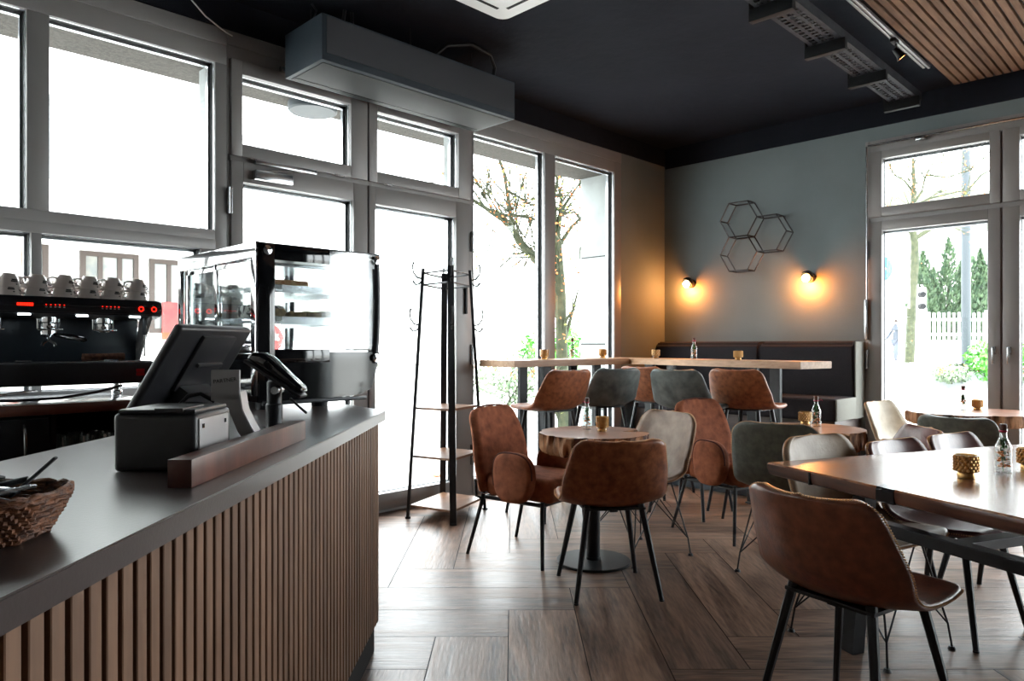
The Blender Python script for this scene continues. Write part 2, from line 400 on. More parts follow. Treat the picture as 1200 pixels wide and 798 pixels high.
# window helpers: local x along the wall, y outward, z up, seen from inside
def ring(b, x0, x1, z0, z1, w, y0, y1, bev=.004):
    wl, wr, wb, wt = w if isinstance(w, tuple) else (w,) * 4
    b.box((x0, y0, z0), (x0 + wl, y1, z1), bev); b.box((x1 - wr, y0, z0), (x1, y1, z1), bev)
    b.box((x0 + wl - .001, y0, z0), (x1 - wr + .001, y1, z0 + wb), bev); b.box((x0 + wl - .001, y0, z1 - wt), (x1 - wr + .001, y1, z1), bev)
def pane(parent, x0, x1, z0, z1, y=.045, nm='glass_pane'):
    g = B(); ring(g, x0 - .002, x1 + .002, z0 - .002, z1 + .002, .007, y - .016, y + .014, 0)
    g.build('gasket', M['gasket'], parent)
    g = B(); ring(g, x0 - .001, x1 + .001, z0 - .001, z1 + .001, .004, y - .03, y - .016, 0)
    # outer reveal bead seen past the gasket
    g.box((x1 - .018, y + .02, z0), (x1, y + .05, z1)); g.box((x0, y + .02, z1 - .018), (x1, y + .05, z1))
    g.build('glazing_bead', M['bead'], parent)
    g = B(); g.box((x0 + .004, y, z0 + .004), (x1 - .004, y + .006, z1 - .004)); g.build(nm, M['glass'], parent)
# glazed openings of the north wall
def N(name, b): return struct(b.build(name, M['frame'], None, SM, loc=(0, YN, 0)))
# window_1 : left block, two rows
b = B()
b.box((-2.45, 0, 2.905), (1.872, .10, ZT), .004); b.box((-2.45, -.006, 3.02), (1.872, .04, ZT), .003)
b.box((1.80, .0, .9), (1.872, .10, 2.905), .004); b.box((.843, .0, 1.894), (.944, .10, 2.905), .004); b.box((-.30, .0, 1.894), (-.2, .10, 2.905), .004); b.box((-1.45, .0, 1.894), (-1.35, .10, 2.905), .004)
b.box((-2.45, -.004, 1.775), (1.80, .10, 1.894), .004); b.box((-2.45, .0, .9), (1.80, .10, .965), .004)
b.box((-2.45, -.010, 1.775), (1.80, .02, 1.835), .003)
b.box((1.715, -.008, .965), (1.80, .09, 1.775), .003); b.box((.862, -.008, .965), (.908, .09, 1.775), .003); b.box((-.35, -.008, .965), (-.3, .09, 1.775), .003)
w1 = N('window_1', b)
for x0, x1 in ((-1.35, -.30), (-.2, .843), (.944, 1.80)): pane(w1, x0, x1, 1.894, 2.905)
for x0, x1 in ((-2.4, -.35), (-.3, .862), (.908, 1.715)): pane(w1, x0, x1, .965, 1.775)
# fixed door portal frame
b = B()
b.box((1.872, 0, 2.940), (3.872, .10, ZT), .004); b.box((1.872, -.006, 3.03), (3.872, .04, ZT), .003)
b.box((1.872, .0, 2.322), (3.872, .09, 2.368), .002); b.box((3.828, 0.004, 0), (3.874, .10, 2.955), .003); b.box((2.858, .010, 0), (2.890, .09, 2.955), .001)
b.box((1.872, .0, 0), (1.895, .10, 2.955), .002); b.box((1.872, .0, -.02), (3.872, .12, .018), .002)
w2 = N('trim_3', b)
# transom windows
def transom(name, x0, x1, gx0, gx1, z0=2.36, z1=2.95, gz0=2.44, gz1=2.865, place=N):
    b = B(); ring(b, x0, x1, z0, z1, (gx0 - x0, x1 - gx1, gz0 - z0, z1 - gz1), -.018, .07, .006)
    w = place(name, b); pane(w, gx0, gx1, gz0, gz1)
    return w
w = transom('window_2', 1.893, 2.868, 1.963, 2.734)
h = B(); h.box((2.02, -.024, 2.352), (2.10, -.016, 2.362)); h.box((2.60, -.024, 2.352), (2.68, -.016, 2.362)); h.build('hinge', M['steel'], w)
h = B(); h.box((2.20, -.05, 2.945), (2.55, -.018, 2.975), .004); h.build('opener', M['steel'], w)
w = transom('window_3', 2.88, 3.835, 2.952, 3.712)
h = B(); h.box((3.0, -.024, 2.352), (3.08, -.016, 2.362)); h.build('hinge', M['steel'], w)
def door(name, x0, x1, gx0, gx1, gz0, gz1, z1, place, hinge_x, hs, handle=None):
    b = B(); ring(b, x0, x1, .02, z1, (gx0 - x0, x1 - gx1, gz0 - .02, z1 - gz1), -.018, .07, .006)
    w = place(name, b); pane(w, gx0, gx1, gz0, gz1)
    for z in hs:
        h = B(); h.tube([(hinge_x, -.03, z), (hinge_x, -.03, z + .16)], .011, 10); h.box((hinge_x - .012, -.02, z), (hinge_x + .012, -.012, z + .16))
        h.build('hinge', M['steel'], w, SM)
    if handle is not None:
        h = B(); h.box((handle - .014, -.026, 1.13), (handle + .014, -.017, 1.19), .003); h.tube([(handle, -.02, 1.18), (handle, -.06, 1.18)], .008)
        h.box((handle - .009, -.066, 1.055), (handle + .009, -.052, 1.19), .004); h.build('door_handle', M['steel'], w, SM)
    return w
d1 = door('door_1', 1.893, 2.868, 1.968, 2.754, .14, 2.205, 2.33, N, 1.885, (2.0, 1.1, .25))
c = B(); c.box((2.02, -.075, 2.225), (2.27, -.018, 2.285), .006); c.build('door_closer', M['steel'], d1, SM)
c = B(); c.box((2.03, -.055, 2.325), (2.45, -.018, 2.352), .003); c.tube([(2.1, -.05, 2.29), (2.42, -.045, 2.335)], .006); c.build('closer_rail', M['steel'], d1, SM)
d2 = door('door_2', 2.88, 3.835, 2.935, 3.685, .14, 2.205, 2.33, N, 3.845, (1.95, 1.05, .25))
c = B(); c.box((3.768, -.04, 1.45), (3.785, -.018, 1.68), .004); c.build('door_pull', M['black'], d2, SM)
# window_4
b = B()
ring(b, 3.872, 5.862, 0, ZT, (.014, .112, .13, .205), 0, .10, .004); b.box((4.727, -.008, .13), (4.863, .10, 2.912), .006); b.box((3.872, -.006, 3.02), (5.862, .04, ZT), .003)
w4 = N('window_4', b); pane(w4, 3.886, 4.727, .13, 2.912); pane(w4, 4.863, 5.75, .13, 2.912)

# east wall glazing: local x = -Y
def E_(name, b):
    o = struct(b.build(name, M['frame'], None, SM, loc=(XE, 0, 0))); o.rotation_euler = (0, 0, -PI / 2); return o
b = B(); ring(b, -2.272, .05, 0, 2.976, (.038, .085, .025, .115), 0, .12, .004); b.box((-2.25, .008, 2.262), (.03, .1, 2.318), .002); b.box((-1.285, .012, 0), (-1.250, .1, 2.9), .001)
tr = E_('trim_4', b)
o = B(); o.tube([(-2.235, -.05, 2.925), (.03, -.05, 2.925)], .009); o.box((-1.86, -.075, 2.895), (-1.78, -.02, 2.925), .004)
o.tube([(-2.248, -.04, 2.925), (-2.248, -.04, 1.42)], .008); o.box((-2.262, -.06, 1.25), (-2.236, -.02, 1.60), .004); o.build('opener_rod', M['steel'], tr, SM)
w = transom('window_5', -2.24, -1.274, -2.134, -1.347, 2.31, 2.872, 2.392, 2.806, E_)
w = transom('window_6', -1.260, -.02, -1.150, -.12, 2.31, 2.872, 2.392, 2.806, E_)
d3 = door('door_3', -2.24, -1.274, -2.134, -1.358, .14, 2.187, 2.27, E_, -2.25, (1.95, 1.0, .2), -1.316)
d4 = door('door_4', -1.260, -.02, -1.150, -.12, .14, 2.187, 2.27, E_, -.01, (1.95, 1.0, .2), -1.216)
b = B(); ring(b, .28, 6.0, 0, 2.97, (.08, .08, .12, .16), 0, .12, .004)
for x in (1.6, 3.0, 4.4): b.box((x, -.01, .1), (x + .12, .11, 2.9), .004)
w7 = E_('window_7', b)
for x0, x1 in ((.36, 1.6), (1.72, 3.0), (3.12, 4.4), (4.52, 5.92)): pane(w7, x0, x1, .12, 2.81)

# ------------------------------------------------------------------ seating
def shell(prof, th=.028, rf=.06, rb=.042, nt=44, ns=17, power=2.4, name='seat_shell', m=None, parent=None, stitch=None, stitch_r=.0028, seam=True):
    """bucket shell from a side profile of (x, z, half width, curl) seat front -> back top"""
    # dense table for arc length
    T = [i / 400 for i in range(401)]; C = [catmull(prof, t) for t in T]
    L = [0]
    for i in range(1, 401): L.append(L[-1] + math.hypot(C[i][0] - C[i - 1][0], C[i][1] - C[i - 1][1]))
    tot = L[-1]
    def at(s):
        import bisect
        i = min(max(bisect.bisect_left(L, s), 1), 400); f = (s - L[i - 1]) / max(L[i] - L[i - 1], 1e-9)
        return [a + (b_ - a) * f for a, b_ in zip(C[i - 1], C[i])]
    S = []
    for i in range(nt + 1):
        u = i / nt; u = .5 - .5 * math.cos(PI * u) if True else u
        S.append(u * tot)
    def P(s, v):
        x, z, hw, cu = at(s)
        a, c = s, tot - s
        if a < rf: hw -= rf - math.sqrt(max(rf * rf - (rf - a) ** 2, 0))
        if c < rb: hw -= rb - math.sqrt(max(rb * rb - (rb - c) ** 2, 0))
        e = at(max(s - .004, 0)); g = at(min(s + .004, tot))
        tx, tz = g[0] - e[0], g[1] - e[1]; q = math.hypot(tx, tz) or 1
        nx, nz = -tz / q, tx / q       # points up on the seat, forward on the back
        if nx * 0 + nz < 0 and abs(nz) > abs(nx): nx, nz = -nx, -nz
        if abs(nx) >= abs(nz) and nx < 0: nx, nz = -nx, -nz
        k = cu * abs(v) ** power
        dk = cu * power * abs(v) ** (power - 1) * (1 if v > 0 else -1) / max(hw, .08)
        return Vector((x + nx * k, v * hw, z + nz * k)), Vector((nx, -dk, nz)).normalized()
    vs_ = [-1 + 2 * j / ns for j in range(ns + 1)]
    both = [[P(s, v) for v in vs_] for s in S]
    grid = [[q[0] for q in r_] for r_ in both]; N0 = [[q[1] for q in r_] for r_ in both]
    b = B(); bm = b.bm
    sgn = 1
    I = [[bm.verts.new(grid[i][j]) for j in range(ns + 1)] for i in range(nt + 1)]
    O = [[bm.verts.new(grid[i][j] - N0[i][j] * sgn * th) for j in range(ns + 1)] for i in range(nt + 1)]
    for i in range(nt):
        for j in range(ns):
            bm.faces.new((I[i][j], I[i + 1][j], I[i + 1][j + 1], I[i][j + 1]))
            bm.faces.new((O[i][j], O[i][j + 1], O[i + 1][j + 1], O[i + 1][j]))
    rim = [(i, 0) for i in range(nt + 1)] + [(nt, j) for j in range(1, ns + 1)] + [(i, ns) for i in range(nt - 1, -1, -1)] + [(0, j) for j in range(ns - 1, 0, -1)]
    Mv = []
    for (i, j) in rim:
        mid = (grid[i][j] + O[i][j].co) / 2
        ctr = grid[min(max(i, 3), nt - 3)][ns // 2]
        out = Vector((0, (j / ns - .5) * 2, 0)) if 0 < i < nt else (grid[i][j] - grid[i + (1 if i == 0 else -1)][j])
        out = out.normalized() if out.length > 1e-6 else Vector((0, 0, 0))
        Mv.append(bm.verts.new(mid + out * th * .35))
    R = len(rim)
    for k in range(R):
        a, c = rim[k], rim[(k + 1) % R]
        bm.faces.new((I[a[0]][a[1]], I[c[0]][c[1]], Mv[(k + 1) % R], Mv[k]))
        bm.faces.new((Mv[k], Mv[(k + 1) % R], O[c[0]][c[1]], O[a[0]][a[1]]))
    path = [v.co.copy() for v in Mv]
    bmesh.ops.remove_doubles(bm, verts=bm.verts, dist=.0002)
    o = b.build(name, m, parent, 4)
    if stitch:
        sb = B(); acc = 0; step = .0085
        pts = []
        for k in range(R):
            p, q = path[k], path[(k + 1) % R]; d = (q - p).length
            while acc < d:
                pts.append((p.lerp(q, acc / d), (q - p).normalized())); acc += step
            acc -= d
        for p, d in pts:
            if p.z < .50 * 0: continue
            c = d.cross(Vector((0, 0, 1)) if abs(d.z) < .8 else Vector((1, 0, 0))).normalized()
            sb.tube([p - c * .005 - d * .001, p + c * .005 + d * .002], stitch_r, 4)
        so = sb.build('stitching', stitch, o)
    return o

SIDE = [(.235, .452, .190, .0), (.20, .468, .215, .0), (.08, .452, .235, .012), (-.06, .445, .240, .03), (-.150, .468, .240, .055), (-.200, .530, .236, .075), (-.230, .605, .226, .07), (-.252, .685, .210, .055), (-.272, .760, .192, .035)]
def taper_legs(parent, m, top=(.13, .13), bot=(.215, .205), zt=.44, r0=.017, r1=.011, n=8, xo=0.):
    for sx in (1, -1):
        for sy in (1, -1):
            b = B(); b.tube([(xo + sx * top[0], sy * top[1], zt), (xo + sx * bot[0], sy * bot[1], .006)], [r0, r1], n)
            b.tube([(xo + sx * bot[0], sy * bot[1], .006), (xo + sx * bot[0], sy * bot[1], 0)], [r1 + .001, r1 + .001], n)
            b.build('leg', m, parent, SM)
def chairA(m, label, loc, deg, group=None, stitch=True, cat='chair', s=1.):
    t = thing('leather_chair', loc, math.radians(deg), label, cat, group)
    shell(SIDE, m=m, parent=t, stitch=M['stitch'] if stitch else None)
    b = B(); b.box((-.15, -.15, .415), (.15, .15, .428), .004); b.box((-.12, -.02, .40), (.12, .02, .418), .003); b.build('seat_frame', M['black'], t, SM)
    taper_legs(t, M['black'])
    if s != 1.: t.scale = (s, s, s)
    return t
SIDEB = [(.22, .455, .200, .0), (.18, .470, .222, .0), (.06, .455, .235, .012), (-.07, .448, .238, .028), (-.155, .472, .238, .05), (-.200, .540, .234, .06), (-.228, .63, .228, .05), (-.250, .72, .216, .035), (-.268, .805, .200, .02)]
def wire_legs(t, m):
    b = B()
    for sx in (1, -1): b.tube([(sx * .13, -.13, .428), (sx * .13, .13, .428)], .005, 6)
    for sy in (1, -1): b.tube([(-.13, sy * .13, .428), (.13, sy * .13, .428)], .005, 6)
    b.build('seat_frame', m, t, SM)
    for sx in (1, -1):
        for sy in (1, -1):
            f = Vector((sx * .215, sy * .205, .012)); b = B()
            b.tube([f + Vector((0, 0, .0)), Vector((sx * .205, sy * .195, .10)), (sx * .13, sy * .13, .43)], .0045, 6)
            b.tube([Vector((sx * .205, sy * .195, .10)), (-sx * .11, sy * .13, .43)], .0035, 6)
            b.tube([Vector((sx * .205, sy * .195, .10)), (sx * .13, -sy * .11, .43)], .0035, 6)
            b.tube([(f.x, f.y, 0), (f.x, f.y, .012)], [.016, .011], 10)
            b.build('wire_leg', m, t, SM)
def chairB(m, label, loc, deg, group=None, stitch=M['stitch']):
    t = thing('wire_leg_chair', loc, math.radians(deg), label, 'chair', group)
    shell(SIDEB, m=m, parent=t, stitch=stitch, rb=.075, th=.026)
    wire_legs(t, M['black'])
    return t
def stool(m, label, loc, deg, group=None):
    t = thing('bar_stool', loc, math.radians(deg), label, 'bar stool', group)
    pr = [(.215, .765, .180, .0), (.18, .782, .200, .0), (.06, .768, .215, .012), (-.06, .762, .218, .03), (-.140, .782, .218, .05), (-.185, .835, .212, .065), (-.212, .90, .203, .055), (-.232, .965, .193, .045), (-.25, 1.030, .18, .03)]
    shell(pr, m=m, parent=t, stitch=None, rb=.05)
    b = B(); b.box((-.13, -.13, .735), (.13, .13, .748), .004); b.build('seat_frame', M['black'], t, SM)
    taper_legs(t, M['black'], (.115, .115), (.215, .215), .745, .016, .011)
    b = B(); k = .115 + .1 * (.745 - .28) / .745
    b.tube([(k, -k, .28), (k, k, .28)], .008); b.tube([(-k, -k, .28), (-k, k, .28)], .008); b.tube([(-k, -k, .28), (k, -k, .28)], .008); b.tube([(-k, k, .28), (k, k, .28)], .008)
    b.build('footrest', M['steel'], t, SM)
    return t
def armchair(label, loc, deg):
    t = thing('velvet_armchair', loc, math.radians(deg), label, 'armchair', 'rust velvet armchairs')
    V = M['velvet']
    # back: thick padded panel
    pr = [(-.175, .37, .215, .0), (-.19, .45, .222, .0), (-.215, .56, .224, .01), (-.25, .68, .205, .02), (-.285, .77, .186, .02), (-.305, .835, .17, .015)]
    shell(pr, th=.055, rf=.02, rb=.065, nt=30, ns=14, name='backrest', m=V, parent=t, stitch=None)
    b = B(); b.tube([Vector((-.19 - .105 * (z - .4) / .45 - .03, y, z)) for y, z in [(-.22, .42), (-.226, .56), (-.205, .70), (-.175, .79), (-.115, .836), (0, .843), (.115, .836), (.175, .79), (.205, .70), (.226, .56), (.22, .42)]], .006, 6)
    b.build('piping', M['velvetd'], t, SM)
    # seat cushion
    b = B(); b.box((-.20, -.205, .345), (.265, .205, .475), .045, seg=4)
    for v in b.bm.verts:
        if v.co.z > .43: v.co.z += .016 * max(0, 1 - (v.co.x / .26) ** 2) * max(0, 1 - (v.co.y / .21) ** 2)
    b.build('seat', V, t, 4)
    for sy in (1, -1):
        # arm: rounded upright panel curving in to the back
        out = []
        n = 40
        for k in range(n):
            a = 2 * PI * k / n
            ca, sa = math.cos(a), math.sin(a)
            e = .72
            x = .145 * abs(ca) ** e * (1 if ca > 0 else -1); z = .137 * abs(sa) ** e * (1 if sa > 0 else -1)
            if z < 0: x *= 1.0 - .10 * (-z / .145)
            out.append((x + .03, z + .475))
        bm = B(); rows = []
        yc = sy * .242
        for off, k in ((-.036, .80), (-.033, .92), (-.018, 1.0), (0., 1.015), (.018, 1.0), (.033, .92), (.036, .80)):
            rows.append([bm.bm.verts.new((.03 + (x - .03) * k, yc + off + sy * (-.05 * max(0, -(x - .03) / .145) ** 2 * .6), .475 + (z - .475) * k)) for x, z in out])
        for i in range(len(rows) - 1):
            for k in range(n): bm.bm.faces.new((rows[i][k], rows[i][(k + 1) % n], rows[i + 1][(k + 1) % n], rows[i + 1][k]))
        bm.bm.faces.new(rows[0]); bm.bm.faces.new(rows[-1])
        ao = bm.build('armrest', V, t, math.radians(50))
        bm = B(); bm.tube([(x, yc + sy * .02 + sy * (-.05 * max(0, -(x - .03) / .145) ** 2 * .6), z) for x, z in out[:n // 2 + 3]], .005, 6)
        bm.build('piping', M['velvetd'], ao, SM)
    b = B()
    for sy in (1, -1): b.tube([(-.20, sy * .20, .335), (.20, sy * .20, .335)], .011)
    for sx in (1, -1): b.tube([(sx * .20, -.2, .335), (sx * .20, .2, .335)], .011)
    b.build('seat_frame', M['black'], t, SM)
    for sx, sy in ((1, 1), (1, -1), (-1, 1), (-1, -1)):
        b = B()
        bx = .225 if sx > 0 else -.30
        b.tube([(sx * .205, sy * .205, .355), (sx * .205 + (0 if sx > 0 else -.012), sy * .208, .30), (bx, sy * .235, 0)], [.012, .012, .010])
        if sx < 0: b.tube([(-.215, sy * .212, .33), (-.225, sy * .245, .345), (-.225, sy * .25, .44)], .009)
        b.build('leg', M['black'], t, SM)
    return t

# chairs round the first stump table
chairA(M['leather'], 'cognac leather chair, back to us, at the stump table nearest the coat rack', (2.864, 2.194, 0), 52)
armchair('rust velvet armchair with rounded arms between the coat rack and the stump table', (3.035, 2.86, 0), -82)
chairB(M['tan'], 'tan leather chair on thin wire legs, right of the nearest stump table', (3.47, 2.44, 0), 168)
# second stump table
armchair('rust velvet armchair between the tan chair and the olive grey chair', (4.27, 2.27, 0), -104)
chairB(M['olive'], 'olive grey wire legged chair, back to us, between armchair and wooden table corner', (3.80, 1.69, 0), 8, stitch=M['stitch'])
chairA(M['plum'], 'plum brown leather chair turned away, behind the shiny chairs of the large wooden table', (4.10, 1.355, 0), 131)
# large table
chairA(M['leatherd'], 'large dark brown leather chair with tan stitched edge in the right foreground', (2.38, .845, 0), -12)
chairB(M['beige'], 'pale beige chair on wire legs behind the left corner of the large wooden table', (3.11, 1.05, 0), -106)
chairA(M['plum'], 'shiny plum leather chair facing us, left one of two behind the large table', (3.53, .87, 0), -104)
chairA(M['plum'], 'shiny plum leather chair facing us, right one of two behind the large table', (3.98, .745, 0), -104)
# third table by the glass doors
chairA(M['olive'], 'dark olive chair with its back to us at the table by the glass doors', (5.30, 1.19, 0), -4, stitch=False)
chairA(M['cream'], 'cream leather chair beside the left glass door, in the far right corner', (5.98, 1.72, 0), -100)
# bar stools
SG = 'bar stools'
stool(M['leather'], 'cognac leather bar stool facing the window arm of the bar table, leftmost stool', (3.83, 3.46, 0), 82, SG)
stool(M['greyleather'], 'grey leather bar stool second from the left, catching the window light', (4.37, 3.41, 0), 72, SG)
stool(M['leather'], 'cognac leather bar stool in the inner corner of the angled bar table', (5.0, 3.33, 0), 0, SG)
stool(M['greyleather'], 'grey leather bar stool between the two cognac stools at the bench side', (4.60, 2.77, 0), 2, SG)
stool(M['leather'], 'cognac leather bar stool farthest right at the bar table', (4.93, 2.49, 0), 2, SG)

# ------------------------------------------------------------------ tables
def stump_table(label, loc, R, notches=(), seed=1, ex=1., ez=1., rot=0., cat='table', th=.106, zt=.72, base=.205):
    t = thing('stump_table', loc, rot, label, cat, 'live edge stump tables')
    b = B(); bm = b.bm; n = 120; rows = []
    def rad(a):
        r = R * (1 + .045 * noise.noise(Vector((math.cos(a) * 1.7, math.sin(a) * 1.7, seed))) + .02 * noise.noise(Vector((math.cos(a) * 7, math.sin(a) * 7, seed + 9))))
        for (na, nd, nw) in notches:
            d = (a - na + PI) % (2 * PI) - PI
            r -= nd * math.exp(-(d / nw) ** 2)
        return r
    zs = [zt - th, zt - th * .8, zt - th * .55, zt - th * .3, zt - th * .08, zt]
    for iz, z in enumerate(zs):
        row = []
        for k in range(n):
            a = 2 * PI * k / n; r = rad(a)
            if iz < 5: r += .030 * noise.noise(Vector((math.cos(a) * 13, math.sin(a) * 13, z * 7 + seed))) - .004 - (.012 if iz == 0 else 0)
            row.append(bm.verts.new((ex * r * math.cos(a), ez * r * math.sin(a), z)))
        rows.append(row)
    for i in range(len(rows) - 1):
        for k in range(n):
            f = bm.faces.new((rows[i][k], rows[i][(k + 1) % n], rows[i + 1][(k + 1) % n], rows[i + 1][k])); f.material_index = 1
    f = bm.faces.new(rows[-1]); f.material_index = 0
    bmesh.ops.triangulate(bm, faces=[f])
    f = bm.faces.new(rows[0][::-1]); f.material_index = 1
    bmesh.ops.triangulate(bm, faces=[f])
    b.build('tabletop', [M['stump'], M['bark']], t, math.radians(50))
    b = B(); b.tube([(0, 0, .02), (0, 0, zt - th)], .038, 20); b.build('column', M['black'], t, SM)
    b = B(); b.lathe([(0, 0), (base, 0), (base, .010), (base - .003, .013), (0.04, .016), (.04, .03), (0, .03)], n=48); b.build('base', M['black'], t, SM)
    b = B(); b.box((-.15, -.03, zt - th - .012), (.15, .03, zt - th + .012)); b.box((-.03, -.15, zt - th - .012), (.03, .15, zt - th + .012)); b.build('bracket', M['black'], t)
    return t
stump_table('round live edge stump table on a black disc base, nearest the coat rack', (3.155, 2.515, 0), .305, [(-.62, .13, .15), (2.2, .02, .15), (-2.6, .03, .08), (3.0, .02, .07)], 1)
stump_table('round live edge stump table behind the olive grey chair, in front of the bench', (4.20, 1.745, 0), .30, [(-2.2, .05, .08), (-1.55, .05, .05)], 5, rot=0)
stump_table('wide live edge table by the glass doors with split bark edge', (6.05, 1.33, 0), .42, [(-1.7, .06, .05), (-2.4, .05, .06)], 11, ex=1.05, ez=.82, rot=-PI / 4, th=.085)

# large acacia table
t = thing('dining_table', (2.783, 1.328, 0), math.atan2(-.407, .913), 'large live edge acacia table with black metal frame, right foreground', 'table')
Lx, Wy, zt = 2.6, 1.18, .73
b = B(); bm = b.bm
def edge(n=60):
    pts = []
    rs = random.Random(5)
    for k in range(n): x = Lx * k / n; pts.append((x + .0, .012 * noise.noise(Vector((x * 3, 0, 1))) * (1 if k else 0)))
    for k in range(30): y = -Wy * k / 30; pts.append((Lx, y))
    for k in range(n): x = Lx * (1 - k / n); pts.append((x, -Wy + .02 * noise.noise(Vector((x * 3, 5, 1)))))
    for k in range(30): y = -Wy * (1 - k / 30); pts.append((.0 + .006 * noise.noise(Vector((y * 5, 0, 3))), y))
    return pts
pts = edge()
rows = []
for z, ins in ((zt - .052, .018), (zt - .045, .006), (zt - .02, .0), (zt - .006, .0), (zt, .005)):
    rows.append([bm.verts.new((min(max(x, ins), Lx - ins) if x < .02 or x > Lx - .02 else x, min(y, -ins) if y > -.1 else (max(y, -Wy + ins + .0) if y < -Wy + .1 else y), z)) for x, y in pts])
n = len(pts)
for i in range(4):
    for k in range(n):
        f = bm.faces.new((rows[i][k], rows[i][(k + 1) % n], rows[i + 1][(k + 1) % n], rows[i + 1][k])); f.material_index = 0 if i == 3 else 1
f = bm.faces.new(rows[-1]); f.material_index = 0; bmesh.ops.triangulate(bm, faces=[f])
f = bm.faces.new(rows[0][::-1]); f.material_index = 1; bmesh.ops.triangulate(bm, faces=[f])
top = b.build('tabletop', [M['acacia'], M['acaciaedge']], t, SM)
b = B(); b.box((-.0045, -.60, zt - .050), (.06, -.53, zt - .004), .004); b.prism([(0.0, -.53), (.09, -.50), (.13, -.56), (.07, -.60), (.0, -.60)], zt - .02, zt + .0006); b.build('resin_inlay', M['resin'], top)
b = B(); b.box((-.0035, -.235, zt - .050), (.01, -.227, zt - .002)); b.build('crack', M['resin'], top)
for x in (.28, Lx - .28):
    s = 1 if x < 1 else -1
    for y, yf in ((-.20, -.18), (-Wy + .20, -Wy + .18)):
        b = B(); b.tube([(x + s * .03, y, zt - .052), (x - s * .02, yf, 0.0)], .042, 4); b.build('leg', M['black'], t)
    b = B(); b.box((x - .02, -Wy + .20, .490), (x + .035, -.20, .535), .003); b.box((x + s * .03 - .035, -Wy + .14, zt - .064), (x + s * .03 + .035, -.14, zt - .052)); b.build('crossbar', M['black'], t)
b = B(); b.box((.30, -Wy / 2 - .03, .495), (Lx - .30, -Wy / 2 + .03, .53), .003); b.build('stretcher', M['black'], t)

# bar table, two arms
t = thing('bar_table', (5.0, 3.6, 0), 0, 'long angled oak bar table on black steel legs along window and bench', 'table')
zb = 1.085
o3 = Vector((5.0, 3.6, 0))
def Lc(x, y): return (x - o3.x, y - o3.y)
b = B(); b.prism([Lc(3.9, 3.87), Lc(5.38, 3.87), Lc(5.80, 4.27), Lc(3.9, 4.27)], zb - .052, zb, .003); b.build('tabletop', M['oak'], t, SM)
b = B(); b.prism([Lc(5.381, 3.868), Lc(5.04, 2.16), Lc(5.41, 2.085), Lc(5.80, 4.03), Lc(5.801, 4.27)], zb - .052, zb, .003); b.build('tabletop', woodmat('oak_bar_top_cross', (.56, .42, .31), (.74, .60, .47), 'Y', 6., .42, 2., .04), t, SM)
for x, y, a in ((4.33, 4.07, 0), (4.98, 4.07, 0), (5.50, 3.62, 0), (5.30, 2.55, 0)):
    mt = Matrix.Translation((x - o3.x, y - o3.y, 0)) @ Matrix.Rotation(math.radians(-12 if y < 4 else 0), 4, 'Z')
    b = B()
    zf = .105 if x > 5.36 else 0
    if y > 4: b.box((-.045, -.15, zf + .012), (.045, -.12, zb - .052), .002, mt); b.box((-.045, .12, zf + .012), (.045, .15, zb - .052), .002, mt)
    else: b.box((-.15, -.045, .012 + zf), (-.12, .045, zb - .052), .002, mt); b.box((.12, -.045, .105 + .012), (.15, .045, zb - .052), .002, mt)
    b.build('leg', M['black'], t)
    b = B()
    if y > 4: b.box((-.045, -.17, zf), (.045, .17, zf + .012), 0, mt)
    else:
        if x > 5.45: b.box((-.15 , -.045, .105), (.17, .045, .117), 0, mt)
        else: b.box((-.17, -.045, 0), (-.0, .045, .012), 0, mt)
    b.build('foot_plate', M['black'], t)

# raised platform and bench along the east wall
b = B(); b.box((5.38, 2.285, 0), (XE, YN - .016, .105), .006); b.box((5.365, 2.27, .085), (5.385, YN - .016, .108), .003)
struct(b.build('floor_platform', M['platform'], None, SM))
t = thing('bench', (XE - .001, 3.3, .106), 0, 'long charcoal upholstered high bench against the blue grey wall, end painted as lit', 'bench')
def bb(x0, x1, y0, y1, z0, z1): return (x0 - XE, y0 - 3.3, z0 - .106), (x1 - XE, y1 - 3.3, z1 - .106)
b = B(); lo, hi = bb(6.06, XE - .002, 2.31, YN - .02, .107, .575); b.box(lo, hi, .004); b.build('base', M['greywood'], t, SM)
for y0, y1 in ((2.285, 3.14), (3.143, YN - .022)):
    b = B(); x0, x1 = 6.41 - XE, -.004
    prof = [(x0 + .03, .77 - .106), (x0 - .0, 1.16 - .106), (x0 + .02, 1.215 - .106), (x0 + .06, 1.24 - .106), (x1, 1.24 - .106), (x1, .57 - .106), (x0 + .05, .57 - .106)]
    mt = Matrix(((1, 0, 0, 0), (0, 0, 1, 0), (0, 1, 0, 0), (0, 0, 0, 1)))
    b.prism(prof, y0 - 3.3, y1 - 3.3, .022, mt); o = b.build('back_cushion', M['darkfab'], t, SM)
b = B(); lo, hi = bb(6.0, 6.44, 2.285, YN - .022, .577, .765); b.box(lo, hi, .03, seg=3); b.build('seat_cushion', M['darkfab'], t, SM)
b = B(); lo, hi = bb(6.005, 6.43, 2.273, 2.286, .58, .76); b.box(lo, hi, .006); lo, hi = bb(6.425, 6.635, 2.273, 2.286, .575, 1.235); b.box(lo, hi, .006)
b.build('lit_end_face', M['litfab'], t, SM)  # cushion ends, painted lighter for the daylight falling on them

